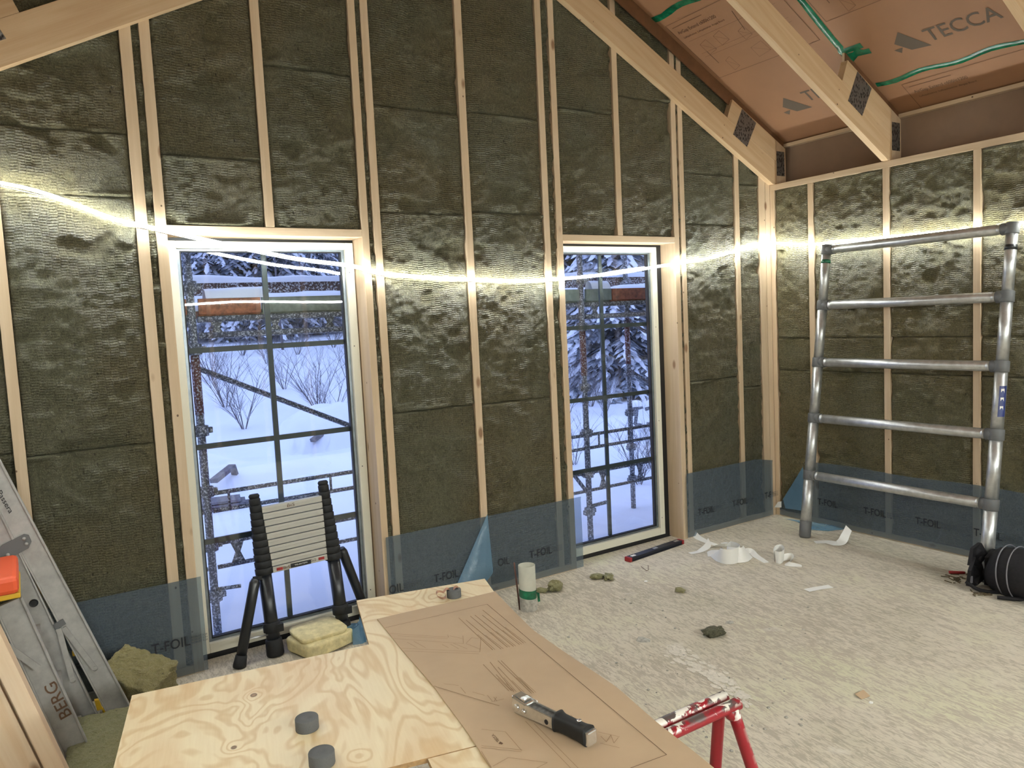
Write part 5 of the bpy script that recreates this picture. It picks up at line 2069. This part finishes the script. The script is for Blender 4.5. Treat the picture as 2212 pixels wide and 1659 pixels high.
strip([(1528, 1198, 0, 0), (1546, 1200, .0, .3), (1556, 1216, .03, 1.5), (1585, 1219, .03, 1.5), (1600, 1208, .03, 1.5), (1578, 1200, .04, 1.5), (1570, 1212, .03, 1.35), (1605, 1214, .03, 1.2), (1616, 1204, .02, .9)],
      .10, 'big looped white paper strip, largest curl on the floor')
strip([(1612, 1200, .03, 1.3), (1622, 1196, .02, .8), (1634, 1204, .008, .3), (1656, 1216, 0, 0)], .04, 'white paper tail running from the big loop to the small roll')
strip([(1672, 1214, .03, 1.5), (1676, 1206, .03, 1.5), (1688, 1203, .03, 1.5), (1694, 1212, .03, 1.5), (1686, 1219, .03, 1.5), (1675, 1217, .03, 1.5)], .085, 'small rolled white paper curl left of the tube ladder')
strip([(1690, 1212, .02, 1.2), (1708, 1209, .02, 1.1), (1711, 1216, .015, 1.), (1700, 1221, .01, .5), (1732, 1223, 0, 0)], .045, 'white paper strip end lying under the small rolled curl')
strip([(1760, 1172, 0, 0), (1785, 1172, .006, .1), (1805, 1177, .012, .3), (1818, 1176, .02, .4), (1826, 1172, .05, .5), (1834, 1170, .10, .5)], .06, 'white paper strip with one raised end near the right wall')
strip([(1742, 1276, 0, 0), (1768, 1271, 0, 0), (1795, 1267, 0, 0)], .052, 'short straight white paper strip lying alone on the open floor')
# wool tufts
TG = None
for k, (u, v, s, lab) in enumerate(((1290, 1250, .055, 'small green wool tuft, left of a pair before the right window'), (1314, 1251, .06, 'small green wool tuft, right of a pair before the right window'),
                                    (1469, 1279, .045, 'single round wool tuft in the middle of the floor'), (1541, 1373, .075, 'dark ragged wool tuft in the middle foreground of the floor'),
                                    (1199, 1273, .085, 'pale ragged wool tuft just right of the cardboard tube'), (1172, 1279, .045, 'tiny wool tuft touching the cardboard tube'))):
    c = fp(u, v)
    blob('wool_tuft', M_wooloff if k != 3 else M_woolX, (c.x, c.y, s * .28), (s * 1.5, s, s * .55), (0, 0, k), 30 + k, lab, 'wool tuft', n=14, rough=.45, k=.6)
# small scraps
c = fp(1862, 1504)
mb = MB()
mb.add([c + Vector(q) for q in ((-.028, -.016, .002), (.026, -.022, .002), (.03, .012, .016), (-.026, .016, .012), (-.028, -.016, .001), (.026, -.022, .001), (.03, .012, .014), (-.026, .016, .010))],
       [(0, 1, 2, 3), (7, 6, 5, 4), (0, 1, 5, 4), (1, 2, 6, 5), (2, 3, 7, 6), (3, 0, 4, 7)])
tag(mb.build('cardboard_scrap', M_card), 'small folded cardboard scrap alone on the near floor', 'cardboard scrap')
for u, v, s, lab in ((1576, 1345, .03, 'thin flat plaster chip on the open floor'), (1389, 1382, .045, 'flat plaster chip on a pale patch beside the cardboard sheet'), (1881, 1518, .012, 'tiny white chip beside the cardboard scrap'),
                     (1395, 1256, .012, 'tiny white chip between wool tufts and spirit level')):
    c = fp(u, v)
    mb = MB()
    rc = random.Random(int(u))
    rim = [(math.cos(2 * math.pi * q / 9) * s * rc.uniform(.6, 1.15), math.sin(2 * math.pi * q / 9) * s * rc.uniform(.6, 1.1)) for q in range(9)]
    mb.add([c + Vector((x, y, .0005)) for x, y in rim] + [c + Vector((x * .8, y * .8, .004)) for x, y in rim], [tuple(range(9, 18))] + [(q, (q + 1) % 9, 9 + (q + 1) % 9, 9 + q) for q in range(9)])
    tag(mb.build('plaster_chip', M_tubewall if s > .02 else M_white), lab, 'plaster chip')
mb = MB()
mb.tube([fp(1385, 1224, .004), fp(1397, 1233, .004), fp(1401, 1231, .006), fp(1400, 1221, .02)], .0018, 6)
tag(mb.build('bent_wire', M_rust), 'small bent rusty wire on the floor under the spirit level', 'wire')
a, b = fp(2050, 1236, .01), fp(2085, 1237, .01)
MK = thing('marker_pen', a.lerp(b, .5), 'red marker pen lying on the floor before the black bag', 'pen')
mb = MB()
mb.tube([a, a.lerp(b, .9), b], [.0095, .0085, .006], 12)
mb.build('barrel', M_red, MK)
mb = MB()
mb.tube([b, fp(2098, 1238, .009)], .0045, 10)
mb.build('tip', M_white, MK)
rr = random.Random(3)
mb = MB()
for k in range(46):
    if k < 26:
        c = fp(2068 + rr.gauss(0, 14), 1252 + rr.gauss(0, 5))
    else:
        c = fp(2128 + rr.gauss(0, 26), 1284 + rr.gauss(0, 3))
    t = rr.uniform(0, 3.14)
    L = rr.uniform(.012, .05)
    d = Vector((math.cos(t), math.sin(t), 0)) * L
    mb.bar(c - d / 2 + Vector((0, 0, .003)), c + d / 2 + Vector((0, 0, .004)), .005, .004)
tag(mb.build('wood_splinters', flat('dark_splinters', (96, 84, 62), .9)), 'scatter of dark splinters and dust before the black bag', 'debris', kind='stuff')
mb = MB()
rr = random.Random(8)
for k in range(90):
    u, v = rr.uniform(1180, 1750), rr.uniform(1290, 1640)
    if v > 1279 + (u - 1069) * .82 - 20:
        continue
    c = fp(u, v)
    s = rr.uniform(.003, .009)
    mb.lathe(c, [(0, 0), (s, 0), (s * .8, s * .5), (0, s * .6)], seg=6)
tag(mb.build('plaster_crumbs', M_tubewall), 'scatter of pale plaster crumbs on the floor right of the workbench', 'debris', kind='stuff')

mb = MB()
rr = random.Random(14)
for k in range(230):
    t = rr.random()
    wdt = 26 if t < .5 else 20
    u, v = 1445 + 175 * t + rr.gauss(0, wdt * .45), 1398 + 118 * t + rr.gauss(0, 8)
    if v > 1279 + (u - 1069) * .80 - 16:
        continue
    c = fp(u, v)
    s = .003 + .020 * rr.random() ** 2.6
    rim = [(math.cos(2 * math.pi * q / 8) * s * rr.uniform(.5, 1.2), math.sin(2 * math.pi * q / 8) * s * 1.6 * rr.uniform(.5, 1.2)) for q in range(8)]
    mb.add([c + Vector((x, y, .0004 + k * .00001)) for x, y in rim] + [c + Vector((x * .85, y * .85, .0022 + k * .00001)) for x, y in rim], [tuple(range(8, 16))] + [(q, (q + 1) % 8, 8 + (q + 1) % 8, 8 + q) for q in range(8)])
tag(mb.build('plaster_splashes', flat('dried_white_plaster', (214, 206, 192), .9, nscale=60, namp=.08)), 'line of dried white plaster splashes on the floor above the red trestle', 'plaster', kind='stuff')

# black bag at the right edge
BG = thing('tool_bag', (-.46, -2.2, 0), 'black fabric tool bag with grey piping lying at the right edge of the photo', 'bag')
def bagr(t):
    return .118 + .012 * math.sin(t * 9) + .014 * min(1, t * 5)
mb = MB()
NSg, NT_ = 40, 26
vs = []
for i in range(NT_ + 1):
    t = i / NT_
    y = -1.86 - t * .75
    r = bagr(t) * (math.sin(min(1, (t + .04) * 7) * math.pi / 2) ** .6)
    for k in range(NSg):
        q = 2 * math.pi * k / NSg
        w = 1 + .05 * math.sin(q * 3 + t * 6) + .06 * (float(fbm(np.array(q * 1.6), np.array(t * 9.), 5, 3)) - .5)
        cz = .125
        vs.append((-.44 - t * .06 + math.cos(q) * r * 1.05 * w, y + .02 * math.sin(q * 2), max(.002, cz + math.sin(q) * r * w)))
fs = [(i * NSg + k, i * NSg + (k + 1) % NSg, (i + 1) * NSg + (k + 1) % NSg, (i + 1) * NSg + k) for i in range(NT_) for k in range(NSg)]
fs.append(tuple(reversed(range(NSg))))
fs.append(tuple(NT_ * NSg + k for k in range(NSg)))
mb.add(vs, fs, 0, True)
mb.build('body', M_bag, BG)
for t in (.14, .22):
    mb = MB()
    pth = []
    for k in range(41):
        q = 2 * math.pi * k / 40
        r = bagr(t) + .006
        pth.append((-.44 - t * .06 + math.cos(q) * r * 1.06, -1.86 - t * .75 + .012 * math.sin(q), max(.004, .125 + math.sin(q) * r)))
    mb.tube(pth, .0035, 6, caps=False)
    mb.build('piping', M_bagtrim, BG)
for pts in ([(-.60, .03), (-.49, .0), (-.43, .05), (-.44, .15), (-.52, .21), (-.60, .14)], [(-.56, .16), (-.45, .12), (-.38, .20), (-.42, .285), (-.52, .27)], [(-.46, .01), (-.34, .01), (-.30, .12), (-.36, .24), (-.45, .2)]):
    k_ = len(pts)
    cx = sum(q[0] for q in pts) / k_
    cz = sum(q[1] for q in pts) / k_
    yy = -1.80 - (.035 if pts[0][0] == -.46 else 0) + (.012 if pts[0][0] == -.56 else 0)
    vs = [(cx, yy + .018, cz)]
    for s_, dy in ((.55, .014), (1., .0)):
        for n_, q in enumerate(pts):
            vs.append((cx + (q[0] - cx) * s_, yy + dy + .012 * math.sin(n_ * 2.3), cz + (q[1] - cz) * s_))
    fs = [(0, 1 + n_, 1 + (n_ + 1) % k_) for n_ in range(k_)] + [(1 + n_, 1 + k_ + n_, 1 + k_ + (n_ + 1) % k_, 1 + (n_ + 1) % k_) for n_ in range(k_)]
    m_ = len(vs)
    vs += [(x, y - .02, z) for x, y, z in vs]
    fs += [tuple(reversed([q + m_ for q in f])) for f in fs] + [(1 + k_ + n_, 1 + k_ + n_ + m_, 1 + k_ + (n_ + 1) % k_ + m_, 1 + k_ + (n_ + 1) % k_) for n_ in range(k_)]
    mb = MB()
    mb.add([(x, y, max(.003, z * .86)) for x, y, z in vs], fs, 0, False)
    mb.build('flap', M_bag, BG)
mb = MB()
mb.tube(smooth([(-.60, -1.80, .05), (-.58, -1.88, .012), (-.5, -2.0, .012), (-.56, -2.08, .014), (-.62, -1.98, .012)], 5), .011, 8)
mb.build('strap', M_bag, BG)
mb = MB()
mb.box((-.575, -1.815, .035), (-.55, -1.80, .075))
mb.build('buckle', M_bagtrim, BG)
